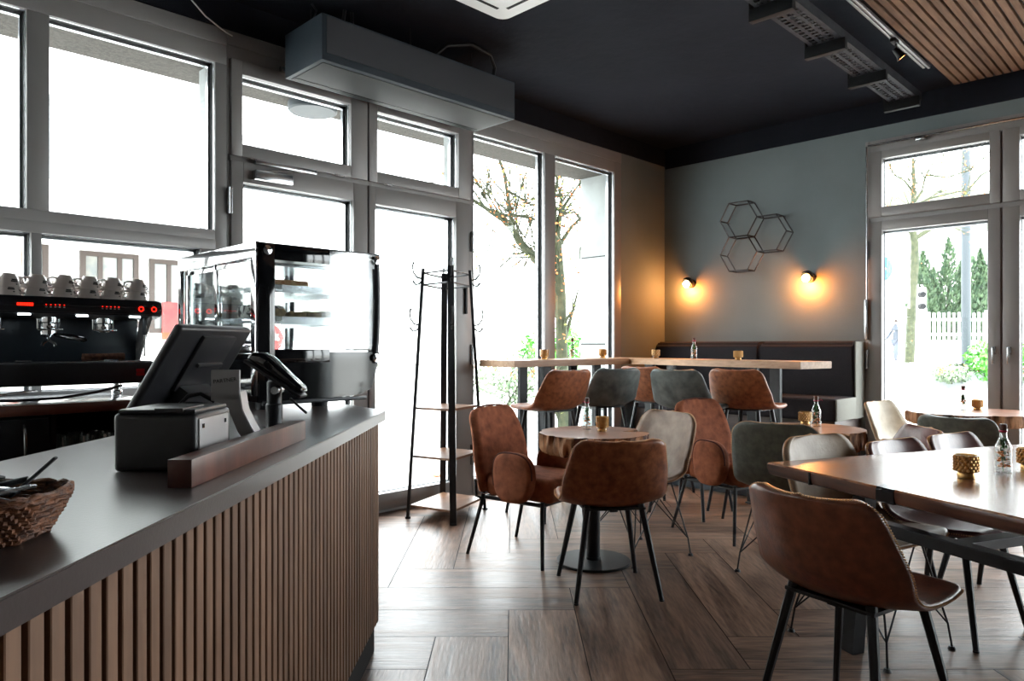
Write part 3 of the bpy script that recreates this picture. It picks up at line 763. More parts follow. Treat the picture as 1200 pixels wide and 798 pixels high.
# ------------------------------------------------------------------ coat rack
A_, B_, C_, D_ = Vector((3.035, 4.06, 0)), Vector((3.13, 3.685, 0)), Vector((3.60, 3.88, 0)), Vector((3.505, 4.25, 0))
Tp = [Vector((3.085, 3.95, 1.73)), Vector((3.145, 3.73, 1.74)), Vector((3.39, 3.81, 1.73)), Vector((3.34, 4.03, 1.72))]
ctr = Vector((3.32, 3.96, 0))
t = thing('coat_rack', ctr, 0, 'tall black metal coat rack with three wooden shelves in front of the door', 'coat rack')
F4 = [A_, B_, C_, D_]
for f, q in zip(F4, Tp):
    d = (q - f)
    b = B(); k_ = F4.index(f); Rv = Vector((.707, -.707, 0)); Fv = Vector((.707, .707, 0)); a_, c_ = (Rv * .022, Fv * .011) if k_ in (1, 3) else (Rv * .010, Fv * .022)
    vv = [[b.bm.verts.new(p_ - ctr + u_) for u_ in (a_ + c_, c_ - a_, -a_ - c_, a_ - c_)] for p_ in (f, q)]
    for k in range(4): b.bm.faces.new((vv[0][k], vv[0][(k + 1) % 4], vv[1][(k + 1) % 4], vv[1][k]))
    b.bm.faces.new(vv[0][::-1]); b.bm.faces.new(vv[1])
    b.tube([f - ctr, f - ctr + Vector((0, 0, .012))], .02, 12); b.build('post', M['black'], t)
def at_z(z): return [f.lerp(q, z / 1.73) - ctr for f, q in zip(F4, Tp)]
for z in (.085, .43, .765):
    c4 = at_z(z); cm = sum(c4, Vector()) / 4
    b = B(); b.prism([(p.x + (cm.x - p.x) * .04, p.y + (cm.y - p.y) * .04) for p in c4], z - .008, z + .008, .002); b.build('shelf', M['shelfwood'], t, SM)
b = B()
for z in (1.70, 1.62):
    c4 = at_z(z)
    for k in range(4): b.tube([c4[k], c4[(k + 1) % 4]], .006, 6)
b.build('top_rail', M['black'], t, SM)
for z in (1.66, 1.34):
    c4 = at_z(z); cm = sum(c4, Vector()) / 4
    for k in range(4):
        p = c4[k]; d = (p - cm); d.z = 0; d.normalize(); u = Vector((0, 0, 1))
        b = B()
        b.tube([p, p + d * .04 + u * .01, p + d * .066 + u * .045, p + d * .072 + u * .085, p + d * .064 + u * .115], [.006, .006, .0055, .0055, .008], 6)
        b.tube([p - u * .005, p + d * .024 - u * .035, p + d * .05 - u * .04, p + d * .07 - u * .015], [.006, .0055, .0055, .008], 6)
        b.build('hook', M['black'], t, SM)

# ------------------------------------------------------------------ table things
def bottle(label, loc, tilt=0, s=1., seed=0):
    t = thing('flower_bottle', loc, seed * 1.3, label, 'bottle', 'glass bottles with dried flowers')
    b = B(); b.lathe([(0, 0.001), (.026, .001), (.0285, .004), (.0285, .085), (.026, .1), (.014, .125), (.0115, .135), (.0115, .155), (.0135, .157), (.0135, .162), (.0105, .162)], n=20); b.build('bottle_glass', M['clear'], t, SM)
    b = B(); b.lathe([(0, .148), (.0095, .148), (.0125, .162), (.0125, .180), (.0, .180)], n=14); b.build('stopper', M['cork'], t, SM)
    b = B(); b.lathe([(.0135, .150), (.015, .153), (.0135, .157)], n=14); b.tube([(.012, 0, .154), (.03, .004, .16), (.036, .006, .152)], .0018, 5); b.build('ribbon', M['magenta'], t, SM)
    r = random.Random(seed)
    b = B(); b.tube([(0, 0, .006), (.004, .002, .06), (0, 0, .13)], .0016, 5)
    for k in range(26):
        z = .05 + .075 * r.random(); a = r.random() * 6.28; q = .003 + .008 * r.random()
        b.sphere((q * math.cos(a), q * math.sin(a), z), .0072, 1, (1, .5, 1.1))
    b.build('stems', M['leafg'], t)
    b = B()
    for k in range(18):
        z = .02 + .06 * r.random(); a = r.random() * 6.28; q = .006 + .013 * r.random(); b.sphere((q * math.cos(a), q * math.sin(a), z), .0068, 1, (1, 1, .6))
    b.build('petals', M['petal'], t)
    b = B()
    for k in range(12):
        z = .015 + .075 * r.random(); a = r.random() * 6.28; q = .006 + .014 * r.random(); b.sphere((q * math.cos(a), q * math.sin(a), z), .0055, 1, (1, 1, .6))
    b.build('petals', M['petalw'], t)
    return t
VG = 'amber candle glasses'
def votive(label, loc, style='smooth', s=1.):
    t = thing('candle_glass', loc, 0, label, 'candle holder', VG); t.scale = (s, s, s)
    b = B()
    b.lathe([(0, 0), (.026, 0), (.027, .003), (.027, .014), (.024, .018)], n=24); b.build('foot', M['gold'] if style == 'woven' else M['amber'], t, SM)
    b = B()
    if style == 'smooth':
        b.lathe([(0, .018), (.024, .018), (.035, .024), (.037, .030), (.037, .082), (.0345, .082), (.0345, .032), (.0, .028)], n=28)
        b.build('cup', M['amber'], t, SM)
    elif style == 'woven':
        b.lathe([(0, .018), (.024, .018), (.034, .022), (.0345, .078), (.033, .078), (.033, .026), (0, .024)], n=28); b.build('cup', M['amber'], t, SM)
        b = B(); nx, nz = 16, 5
        for i in range(nz):
            for k in range(nx):
                a = 2 * PI * (k + .5 * (i % 2)) / nx; z = .028 + i * .0102
                b.sphere((.0355 * math.cos(a), .0355 * math.sin(a), z), .0064, 1, (.8, .8, .95))
        b.build('woven_knobs', M['gold'], t, SM)
    else:
        b.lathe([(0, .018), (.024, .018), (.034, .022), (.036, .05), (.034, .078), (.0325, .078), (.033, .026), (0, .024)], n=28); b.build('cup', M['amber'], t, SM)
        b = B()
        for i in range(4):
            for k in range(10):
                a = 2 * PI * (k + .5 * (i % 2)) / 10; b.sphere((.0345 * math.cos(a), .0345 * math.sin(a), .03 + i * .013), .008, 1, (.6, .6, .8))
        b.build('faceted_dimples', M['gold'], t, SM)
    return t
bottle('small flower bottle on the stump table nearest the coat rack', (3.222, 2.615, .721), seed=1)
votive('smooth amber candle glass on the stump table nearest the coat rack', (3.215, 2.50, .721))
bottle('small flower bottle on the window arm of the bar table', (4.85, 4.10, 1.086), seed=2)
votive('smooth amber candle glass on the bar table in front of the window mullion', (4.42, 4.04, 1.086))
votive('smooth amber candle glass on the bar table at the right edge of the window', (5.28, 4.10, 1.086))
votive('faceted amber candle glass on the bar table at the corner with the bench', (5.50, 3.67, 1.086), 'facet')
bottle('small flower bottle on the bar table before the dark bench', (5.43, 3.24, 1.086), seed=3)
votive('woven gold candle glass on the bar table before the dark bench', (5.34, 2.79, 1.086), 'woven', .95)
votive('woven gold candle glass on the stump table in front of the bench', (4.36, 1.84, .721), 'woven')
bottle('small flower bottle on the stump table in front of the bench', (4.29, 1.745, .721), seed=4)
votive('woven gold candle glass on the large wooden table, left of the bottle', (2.95, .67, .731), 'woven', 1.05)
bottle('small flower bottle on the large wooden table in the foreground', (3.165, .60, .731), seed=5)
votive('woven gold candle glass on the large wooden table, cut by the right picture edge', (3.31, .545, .731), 'woven', 1.05)
bottle('small flower bottle on the wide live edge table by the glass doors', (6.17, 1.42, .721), seed=6)
votive('woven gold candle glass on the wide live edge table by the glass doors', (6.24, 1.345, .721), 'woven')

# ------------------------------------------------------------------ service counter (stands diagonally to the room)
P0 = Vector((-.597, .158, 0)); CA = math.atan2(.701, .713)
E0 = Vector((1.686, 2.402, 0)); CL = (E0 - P0).length
MC = Matrix.Translation(P0) @ Matrix.Rotation(CA, 4, 'Z')
def W(o, t): o.location = -Vector(t.location); return o
t = thing('service_counter', P0, 0, 'long service counter with grey brown top and vertical walnut slat front, left foreground', 'counter')
poly = [(-.597, .158), (1.686, 2.402), (1.735, 2.72), (1.82, 3.575), (1.22, 3.575), (1.22, 2.84), (-1.039, .607)]
b = B(); b.prism(poly, .900, .940, .0025); W(b.build('countertop', M['ctop'], t, SM), t)
ins = [(-.56, .24), (1.62, 2.385), (1.66, 2.70), (1.75, 3.55), (1.25, 3.55), (1.25, 2.80), (-1.0, .63)]
b = B(); b.prism(ins, .001, .8995); W(b.build('body', M['cbody'], t), t)
b = B(); n = int(CL / .0385)
b.box((.0, .034, .118), (CL - .03, .046, .899), 0, MC); b.mi = 1
for k in range(n):
    x = .004 + k * .0385
    if x + .026 > CL - .018: break
    b.box((x, .018, .118), (x + .0265, .036, .899), .0015, MC, seg=1)
W(b.build('slat_panel', [M['cbody'], M['slat']], t), t)
b = B(); MS = Matrix.Translation((1.628, 2.425, 0)) @ Matrix.Rotation(math.atan2(1.16, .125), 4, 'Z')
b.box((0, -.0, .118), (1.14, .012, .899), 0, MS); b.mi = 1
for k in range(29): b.box((.004 + k * .0385, -.016, .118), (.0305 + k * .0385, .002, .899), .0015, MS, seg=1)
W(b.build('slat_panel', [M['cbody'], M['slat']], t), t)
b = B(); b.box((.0, .055, .0), (CL - .03, .07, .118), .002, MC); W(b.build('kick_board', M['greywood'], t), t)

# walnut block in front of the till
t = thing('wooden_block', (.763, 1.58, .9405), math.atan2(1.82 - 1.339, 1.01 - .5155), 'long narrow walnut wood block lying on the counter before the till', 'wood block')
b = B(); b.box((-.345, 0, 0), (.345, .045, .052), .002); b.build('block', M['blockwood'], t, SM)

# till: screen, stand, printer
t = thing('receipt_printer', LD(-.73, 1.57, .9405), 0, 'dark box shaped receipt printer on the counter left of the wood block', 'printer')
MP = Matrix.Translation(LD(-.726, 1.555, .9405)) @ Matrix.Rotation(-PI / 4, 4, 'Z')
b = B(); b.box((-.092, -.078, .0), (.078, .105, .120), .012, MP, 3); W(b.build('housing', M['blackp'], t, SM), t)
b = B(); b.box((-.086, -.070, .118), (.074, .095, .128), .005, MP); b.box((-.01, -.074, .122), (.05, .03, .131), .003, MP); W(b.build('lid', M['blackp'], t, SM), t)
b = B(); b.box((.074, -.066, .010), (.0815, .085, .108), .003, MP); W(b.build('side_plate', M['greymet'], t, SM), t)
b = B(); b.box((.081, -.055, .088), (.0835, -.047, .097), 0, MP); b.box((.081, .06, .088), (.0835, .068, .097), 0, MP); W(b.build('screw', M['blackg'], t), t)
e = Vector((.82, .572, 0)).normalized(); dn = Vector((-.08, .115, -.216)).normalized(); TL = Vector((.665, 1.81, 1.25))
nrm_ = e.cross(dn).normalized()   # screen normal
if nrm_.z < 0: nrm_ = -nrm_
t = thing('till_terminal', (.80, 1.93, .9405), 0, 'touch screen till seen from behind, tilted black screen on a grey stand', 'till')
MT = Matrix(((e.x, dn.x, nrm_.x, TL.x), (e.y, dn.y, nrm_.y, TL.y), (e.z, dn.z, nrm_.z, TL.z), (0, 0, 0, 1)))
b = B(); b.box((0, 0, -.012), (.325, .262, .012), .010, MT, 3); W(b.build('screen_housing', M['blackp'], t, SM), t)
b = B(); b.box((.012, .012, .0115), (.313, .25, .0130), 0, MT); W(b.build('touch_screen', M['blackg'], t), t)
b = B(); b.box((.10, .02, -.022), (.25, .19, -.008), .006, MT); b.box((.13, .10, -.030), (.24, .112, -.02), .003, MT); W(b.build('rear_cover', M['blackp'], t, SM), t)
b = B(); b.box((.11, .17, -.06), (.24, .24, -.01), .012, MT); W(b.build('hinge_block', M['blackp'], t, SM), t)
MK = Matrix.Translation(LD(-.715, 1.80, 0)) @ Matrix.Rotation(-PI / 4 + .05, 4, 'Z')
b = B()
b.box((-.035, -.004, 1.062), (.036, .004, 1.140), .010, MK, 3)
prof = [(-.03, 1.068), (.036, 1.085), (.043, 1.04), (.062, 1.0), (.098, .9415), (.060, .9415), (.030, .985), (.012, 1.03), (-.002, 1.05), (-.03, 1.062)]
mt = MK @ Matrix(((1, 0, 0, 0), (0, 0, 1, 0), (0, 1, 0, 0), (0, 0, 0, 1)))
b.prism(prof, -.004, .05, .002, mt)
so = W(b.build('stand', M['greymet'], t, SM), t)
text_mesh('lettering', 'PARTNER', .0135, M['ink'], MK @ Matrix.Translation((.0, -.0048, 1.113)) @ Matrix.Rotation(PI / 2, 4, 'X') @ Matrix.Rotation(.12, 4, 'Z'), so)
b = B(); b.box((-.11, .0, .9405), (.09, .13, .952), .004, MK); W(b.build('base_plate', M['black'], t, SM), t)
b = B(); b.tube([MK @ Vector(p) for p in ((-.12, .02, 1.05), (-.09, .0, 1.075), (-.06, .0, 1.08), (-.03, .01, 1.06))], .006); b.tube([MK @ Vector(p) for p in ((-.13, .03, 1.04), (-.10, -.01, 1.055), (-.07, -.0, 1.055), (-.04, .01, 1.05))], .005); W(b.build('cable', M['black'], t, SM), t)

# card reader on its post
c0 = LD(-.747, 2.265, .9405)
t = thing('card_reader', c0, -PI / 4, 'black card payment terminal tilted on a round post', 'card reader')
b = B(); b.lathe([(0, 0), (.026, 0), (.026, .075), (.0225, .078), (.0225, .145), (.018, .15), (.0, .15)], n=24); b.build('post', M['black'], t, SM)
b = B(); b.lathe([(0, 0), (.045, 0), (.045, .004), (0, .006)], n=24); b.build('base', M['black'], t, SM)
MR = Matrix.Translation((.0, 0, .168)) @ Matrix.Rotation(math.radians(33), 4, 'Y')
b = B(); b.box((-.095, -.038, -.012), (.115, .038, -.002), .004, MR); b.box((.09, -.03, -.014), (.16, -.022, -.006), .003, MR @ Matrix.Translation((0, 0, -.006)) @ Matrix.Rotation(.15, 4, 'Y')); b.build('cradle', M['blackp'], t, SM)
b = B()
secs = [(-.092, .026, .0, .014), (-.085, .034, .0, .032), (-.06, .038, .0, .044), (-.03, .040, .0, .046), (.02, .039, .0, .036), (.07, .037, .0, .026), (.10, .034, .0, .020), (.108, .026, .002, .014)]
rows = []
for x, hw, z0, z1 in secs:
    row = []
    for k in range(20):
        a = 2 * PI * k / 20; ca, sa = math.cos(a), math.sin(a); q = .55
        y = hw * abs(ca) ** q * (1 if ca > 0 else -1); z = (z0 + z1) / 2 + (z1 - z0) / 2 * abs(sa) ** q * (1 if sa > 0 else -1)
        row.append(b.bm.verts.new(MR @ Vector((x, y, z))))
    rows.append(row)
for i in range(len(rows) - 1):
    for k in range(20): b.bm.faces.new((rows[i][k], rows[i][(k + 1) % 20], rows[i + 1][(k + 1) % 20], rows[i + 1][k]))
b.bm.faces.new(rows[0]); b.bm.faces.new(rows[-1])
b.build('terminal', M['blackg'], t, math.radians(60))
b = B(); b.tube([(.01, -.03, .12), (.01, .03, .12)], .012, 14); b.build('pivot', M['steel'], t, SM)

# wicker basket with cutlery sticks
bo = LD(-.73, .965, .9405)
t = thing('wicker_basket', bo, -PI / 4 + .05, 'brown wicker basket at the left picture edge on the counter', 'basket')
def brect(hx, hy, r, n=48):
    pts = []
    for k in range(n):
        a = 2 * PI * k / n; ca, sa = math.cos(a), math.sin(a); q = .5
        pts.append((hx * abs(ca) ** q * (1 if ca > 0 else -1), hy * abs(sa) ** q * (1 if sa > 0 else -1)))
    return pts
b = B(); levels = 9
for i in range(levels):
    z = .005 + i * .0062; g = .78 + .22 * (i / (levels - 1)) ** .9
    pts = brect(.112 * g, .075 * g, 0, 60)
    loop = [Vector((x * (1 + .022 * (1 if (k + i) % 2 else -1)), y * (1 + .022 * (1 if (k + i) % 2 else -1)), z + .0016 * math.sin(k * 1.3 + i))) for k, (x, y) in enumerate(pts)]
    b.tube(loop + [loop[0]], .0042, 6, caps=False)
b.prism(brect(.084, .055, 0), .0, .006)
pts = brect(.112, .076, 0, 60)
for ph in (0, PI):
    loop = [Vector((x * 1.02 + .0 , y * 1.02, .060 + .004 * math.sin(k * .9 + ph))) for k, (x, y) in enumerate(pts)]; b.tube(loop + [loop[0]], .0045, 6, caps=False)
for k in range(0, 60, 4):
    x, y = pts[k]; b.tube([(x * .79, y * .79, .003), (x * 1.0, y * 1.0, .062)], .003, 5)
b.build('woven_bowl', M['wicker'], t, SM)
r = random.Random(8)
sticks = [('steel', 'small silver foil sugar stick heaped in the wicker basket', 'silver sugar sticks'), ('blackp', 'small dark sugar stick heaped in the wicker basket', 'dark sugar sticks')]
proto = {}
for k in range(26):
    kind, lab, grp = sticks[0] if k % 5 < 3 else sticks[1]
    zz = .040 + .042 * (k / 26)
    x, y = r.uniform(-.05, .055), r.uniform(-.035, .035); a = r.uniform(-1.2, .9)
    if kind not in proto:
        b = B(); b.box((-.042, -.0055, -.002), (.042, .0055, .002), .0018); o = b.build('sugar_stick', M['white'] if kind == 'steel' else M['blackp'], None, SM)
        if kind == 'steel': o.data.materials[0] = M['bead']
        proto[kind] = o
    else:
        o = proto[kind].copy(); COL.objects.link(o)
    o.location = bo + Matrix.Rotation(-PI / 4, 3, 'Z') @ Vector((x, y, zz)); o.rotation_euler = (r.uniform(-.5, .5), r.uniform(-.22, .22), a - PI / 4)
    tag(o, lab, 'sugar stick', grp)
o = proto['blackp'].copy(); COL.objects.link(o); o.location = bo + Matrix.Rotation(-PI / 4, 3, 'Z') @ Vector((.082, .012, .082)); o.rotation_euler = (0, -.75, -PI / 4 + .2); tag(o, 'dark stick poking up over the right rim of the wicker basket', 'sugar stick'); o.scale = (.9, 1, 1)

# ------------------------------------------------------------------ display case
O = Vector((1.59, 3.125, .9405))
t = thing('display_case', O, 0, 'black and chrome glass cake display case on the far end of the counter', 'display case')
x0, x1, y0, y1, zt = 1.30, 1.88, 2.72, 3.53, 1.612
XZ = Matrix(((1, 0, 0, 0), (0, 0, 1, 0), (0, 1, 0, 0), (0, 0, 0, 1)))
b = B(); b.prism([(x0, .975), (1.60, .972), (1.78, .985), (1.835, 1.01), (x1, 1.15), (x1, 1.172), (x0, 1.172)], y0, y1, .004, XZ); W(b.build('base_cabinet', M['blackg'], t, SM), t)
b = B(); b.box((x0 + .02, y0 - .012, .962), (1.80, y0 + .01, .978), .004); W(b.build('front_lip', M['black'], t, SM), t)
for x in (1.37, 1.62):
    for y in (2.80, 3.44):
        b = B(); b.lathe([(0, 0), (.034, 0), (.038, .035), (0, .036)], c=(x, y, .9405), n=16); W(b.build('foot', M['black'], t, SM), t)
b = B(); b.box((x0, y0, 1.588), (x1, y1, zt), .006); W(b.build('top_panel', M['black'], t, SM), t)
# printed black border of the end glass
b = B(); b.box((x0 + .004, y0 - .004, .985), (x0 + .072, y0 + .004, zt - .004), .001); b.box((x0 + .07, y0 - .004, 1.545), (1.62, y0 + .004, zt - .004), .001); b.box((x0 + .07, y0 - .004, 1.13), (1.62, y0 + .004, 1.185), .001); W(b.build('black_border', M['blackg'], t, SM), t)
b = B(); b.box((x0 + .072, y0 - .001, 1.185), (x1 - .045, y0 + .004, 1.545)); b.box((1.62, y0 - .001, 1.545), (x1 - .03, y0 + .004, zt - .006)); W(b.build('end_glass', M['frost'], t), t)
b = B(); b.box((x0 + .01, y1 - .006, 1.175), (x1 - .01, y1, zt - .01)); W(b.build('end_glass', M['caseglass'], t), t)
b = B(); b.box((x1 - .008, y0 + .03, 1.175), (x1 - .002, y1 - .02, 1.59)); W(b.build('front_glass', M['caseglass'], t), t)
for y in (y0 + .008, y1 - .018):
    b = B(); b.tube([(x1 - .03, y, 1.12), (x1 - .018, y, 1.25), (x1 - .014, y, 1.40), (x1 - .018, y, 1.55), (x1 - .02, y, 1.60)], .017, 10); W(b.build('corner_post', M['black'], t, SM), t)
b = B(); b.box((x0 + .05, y0 + .05, 1.18), (x0 + .075, y0 + .075, 1.59), .003); b.box((x0 + .05, y1 - .06, 1.18), (x0 + .075, y1 - .035, 1.59), .003); b.box((x1 - .07, y1 - .06, 1.18), (x1 - .045, y1 - .035, 1.59), .003); W(b.build('shelf_upright', M['steel'], t, SM), t)
for (x, z) in ((x0 + .036, 1.58), (x1 - .027, 1.582), (x1 - .03, 1.145)):
    b = B(); b.lathe([(0, 0), (.016, 0), (.0185, .004), (.0185, .012), (0, .014)], c=(0, 0, 0), n=24, mtx=Matrix.Rotation(PI / 2, 4, 'X')); o = b.build('corner_cap', M['chrome'], t, SM); o.location = Vector((x, y0 - .003, z)) - O
# chrome service side with two sliding doors
b = B(); b.box((x0 - .006, y0 + .002, 1.55), (x0 + .012, y1, zt + .001), .003); b.box((x0 - .006, y0 + .002, 1.0), (x0 + .012, y0 + .045, 1.56), .003); b.box((x0 - .006, y1 - .03, 1.0), (x0 + .012, y1, 1.56), .003); b.box((x0 - .006, y0 + .04, 1.165), (x0 + .012, y1 - .02, 1.205), .003)
W(b.build('chrome_frame', M['chrome'], t, SM), t)
for ya, yb, xo in ((y0 + .05, y0 + .42, .006), (y0 + .40, y1 - .035, .020)):
    b = B(); 
    for (p, q) in (((x0 + xo, ya, 1.205), (x0 + xo + .01, ya + .022, 1.55)), ((x0 + xo, yb - .022, 1.205), (x0 + xo + .01, yb, 1.55)), ((x0 + xo, ya, 1.205), (x0 + xo + .01, yb, 1.225)), ((x0 + xo, ya, 1.528), (x0 + xo + .01, yb, 1.55))): b.box(p, q, .001)
    d = W(b.build('sliding_door', M['chrome'], t, SM), t)
    b = B(); b.box((x0 + xo + .003, ya + .022, 1.225), (x0 + xo + .006, yb - .022, 1.528)); b.build('door_glass', M['caseglass'], d)
b = B(); b.box((x0 - .008, y0 + .5, 1.04), (x0 - .004, y0 + .62, 1.09)); W(b.build('control_panel', M['steel'], t), t)
b = B(); b.box((x0 - .010, y0 + .55, 1.055), (x0 - .007, y0 + .59, 1.075)); W(b.build('temperature_display', M['redled'], t), t)
for z in (1.315, 1.445):
    b = B(); b.box((x0 + .08, y0 + .05, z - .004), (x1 - .09, y1 - .05, z + .002), .001); b.box((x0 + .08, y0 + .045, z - .026), (x1 - .09, y0 + .052, z + .006), .001); b.box((x1 - .092, y0 + .05, z - .026), (x1 - .086, y1 - .05, z + .006), .001); b.box((x0 + .075, y0 + .05, z - .020), (x0 + .081, y1 - .05, z + .004), .001)
    s_ = W(b.build('shelf', M['steel'], t), t)
    b = B(); b.box((x0 + .10, y0 + .040, z - .012), (x0 + .125, y0 + .046, z + .004)); b.build('price_tag', M['white'], s_)
b = B(); b.box((x0 + .03, y0 + .02, 1.172), (x1 - .02, y1 - .02, 1.178)); W(b.build('floor_plate', M['steel'], t), t)
b = B(); b.box((x0 + .08, y0 + .12, 1.535), (x1 - .06, y0 + .5, 1.55), .003); W(b.build('lamp_rail', M['steel'], t), t)
# cakes and pastries
def pastry(name, lab, cat, loc, sz, m, seed, grp=None, flat=False):
    b = B(); b.box((-sz[0] / 2, -sz[1] / 2, 0), (sz[0] / 2, sz[1] / 2, sz[2]), min(sz) * .3, seg=3)
    bmesh.ops.subdivide_edges(b.bm, edges=b.bm.edges[:], cuts=2, use_grid_fill=True)
    for v in b.bm.verts:
        if v.co.z > .004:
            q = noise.noise(v.co * 60 + Vector((seed, 0, 0))); v.co += Vector((q * .003, q * .002, q * (.002 if flat else .006)))
    o = b.build(name, m, None, 4); o.location = loc; return tag(o, lab, cat, grp)
pastry('tray_cake', 'flat golden tray cake on the upper shelf of the display case', 'cake', (1.485, 2.86, 1.4475), (.17, .12, .028), M['pastry'], 1, flat=True)
for k, (x, y, w_) in enumerate(((1.42, 2.83, .085), (1.515, 2.83, .08), (1.60, 2.84, .075), (1.69, 2.85, .07))):
    pastry('savoury_pastry', ['leftmost browned savoury pastry on the lower shelf of the display case', 'second savoury pastry from the left on the lower display shelf', 'third savoury pastry from the left on the lower display shelf', 'rightmost savoury pastry on the lower display shelf'][k], 'pastry', (x, y, 1.3175), (w_, .07, (.036, .026, .03, .034)[k]), M['pastryg'], k + 3, 'pastries on the lower display shelf')
pastry('layer_cake', 'dark and white layer cake in the display case behind the sliding door', 'cake', (1.50, 3.10, 1.3175), (.16, .15, .065), M['cakew'], 9, flat=True)

# ------------------------------------------------------------------ back counter and espresso machine
t = thing('back_counter_worktop', (.0, 3.9, .905), 0, 'worktop with cherry wood front edge and pale glossy top below the window', 'worktop')
b = B(); b.box((-1.6, 3.625, .905), (1.215, 4.30, .946), .002); W(b.build('slab', M['worktop'], t, SM), t)
b = B(); b.box((-1.6, 3.60, .903), (1.215, 3.625, .948), .003); W(b.build('front_edge', M['copperwood'], t, SM), t)
t = thing('base_cabinet', (.25, 3.9, 0), 0, 'dark cabinet with one door and curved metal handle under the espresso machine', 'cabinet')
b = B(); b.box((-.50, 3.66, .0), (.80, 4.28, .902), .002); W(b.build('body', M['cbody'], t, SM), t)
for xa, xb in ((-.48, .16), (.165, .795)):
    b = B(); b.box((xa, 3.638, .06), (xb, 3.659, .885), .002); d = W(b.build('door', M['black'], t, SM), t)
    hx = .70 if xb > .5 else -.40
    b = B(); b.tube([(hx, 3.638, .86), (hx, 3.615, .845), (hx, 3.605, .78), (hx, 3.615, .71), (hx, 3.638, .695)], .006, 8); b.build('handle', M['steel'], d, SM)
t = thing('glass_shelf_unit', (1.0, 3.9, 0), 0, 'dark open shelf unit holding glasses under the back counter', 'shelf unit')
b = B(); b.box((.805, 3.66, 0), (.825, 4.28, .902)); b.box((1.195, 3.66, 0), (1.215, 4.28, .902)); b.box((.825, 4.26, 0), (1.195, 4.28, .902)); b.box((.825, 3.66, 0), (1.195, 4.26, .06)); W(b.build('body', M['cbody'], t), t)
b = B(); b.box((.825, 3.67, .66), (1.195, 4.26, .68)); W(b.build('shelf', M['black'], t), t)
b = B(); b.lathe([(0, 0), (.024, 0), (.025, .004), (.033, .11), (.031, .11), (.023, .008), (0, .008)], n=18); g0 = b.build('tumbler', M['clear'], None, SM); g0.location = (.87, 3.72, .6805)
tag(g0, 'clear drinking glass on the dark shelf under the back counter', 'glass', 'glasses on the dark shelf')
for k in range(1, 12):
    o = g0.copy(); COL.objects.link(o); o.location = (.87 + .088 * (k % 4), 3.72 + .09 * (k // 4), .6805)

# espresso machine
O = Vector((.82, 3.9, .9465))
t = thing('espresso_machine', O, 0, 'long black three group espresso machine with cups stacked on top', 'espresso machine')
mx0, mx1 = .36, 1.262
b = B(); b.box((mx0, 3.62, 1.025), (mx1 - .01, 4.15, 1.125), .012, seg=3); W(b.build('drip_tray_base', M['blackp'], t, SM), t)
b = B(); b.box((mx0 + .03, 3.635, 1.124), (mx1 - .05, 3.83, 1.130), .002)
W(b.build('drip_grille', M['steel'], t, SM), t)
b = B(); b.box((mx0 + .02, 3.86, 1.12), (mx1 - .04, 4.13, 1.345), .004); W(b.build('backsplash', M['navy'], t, SM), t)
b = B(); prof = [(3.64, 1.342), (3.632, 1.375), (3.655, 1.412), (4.14, 1.412), (4.14, 1.325), (3.86, 1.325), (3.70, 1.328)]
YZ = Matrix(((0, 0, 1, 0), (1, 0, 0, 0), (0, 1, 0, 0), (0, 0, 0, 1)))
b.prism(prof, mx0, mx1, .006, YZ); W(b.build('head_casing', M['blackp'], t, SM), t)
b = B(); b.box((mx0 + .01, 3.68, 1.412), (mx1 - .01, 4.12, 1.4155)); b.tube([(mx0 + .01, 4.10, 1.44), (mx1 - .02, 4.10, 1.44)], .005); b.tube([(mx1 - .02, 4.10, 1.44), (mx1 - .02, 3.95, 1.44), (mx1 - .01, 3.9, 1.42)], .005); W(b.build('cup_tray', M['black'], t, SM), t)
b = B(); b.prism([(3.66, 1.34), (3.80, 1.34), (3.90, 1.125), (3.84, 1.125)], mx1 - .05, mx1 - .035, .002, YZ); W(b.build('side_panel', M['greymet'], t, SM), t)
for x in (mx0 + .06, mx1 - .07):
    for y in (3.70, 4.08):
        b = B(); b.lathe([(0, 0), (.026, 0), (.028, .02), (.02, .025), (.02, .08), (0, .08)], c=(x, y, .9465), n=18); W(b.build('foot', M['chrome'], t, SM), t)
for k, gx in enumerate((.596, .816, 1.036)):
    b = B()
    b.lathe([(0, 1.262), (.030, 1.262), (.034, 1.27), (.034, 1.30), (.040, 1.305), (.040, 1.33), (0, 1.33)], c=(gx, 3.76, 0), n=24)
    b.tube([(gx - .042, 3.75, 1.32), (gx - .042, 3.75, 1.275)], .004); b.tube([(gx + .042, 3.75, 1.32), (gx + .042, 3.75, 1.275)], .004); b.box((gx - .05, 3.72, 1.268), (gx + .05, 3.735, 1.276), .002)
    g_ = W(b.build('group_head', M['chrome'], t, SM), t)
    if k == 1:
        b = B(); b.lathe([(0, 1.238), (.026, 1.238), (.036, 1.25), (.036, 1.268), (0, 1.268)], c=(gx, 3.76, 0), n=24)
        b.tube([(gx, 3.76, 1.24), (gx, 3.755, 1.225), (gx - .022, 3.75, 1.212), (gx - .026, 3.75, 1.20)], .007); b.tube([(gx, 3.755, 1.225), (gx + .022, 3.75, 1.212), (gx + .026, 3.75, 1.20)], .007)
        f_ = b.build('portafilter', M['chrome'], g_, SM)
        b = B(); b.tube([(gx + .02, 3.74, 1.25), (gx + .045, 3.70, 1.244), (gx + .075, 3.655, 1.236), (gx + .105, 3.61, 1.226), (gx + .112, 3.60, 1.224)], [.008, .013, .014, .012, .004], 12); b.build('portafilter_handle', M['blackg'], g_, SM)
    for dx in (-.11, .11):
        if k == 2 or dx < 0:
            pass
for x in (.486, .706, .926, 1.146):
    b = B(); b.box((x - .022, 3.652, 1.331), (x + .022, 3.668, 1.337)); W(b.build('light_strip', M['whiteled'], t), t)
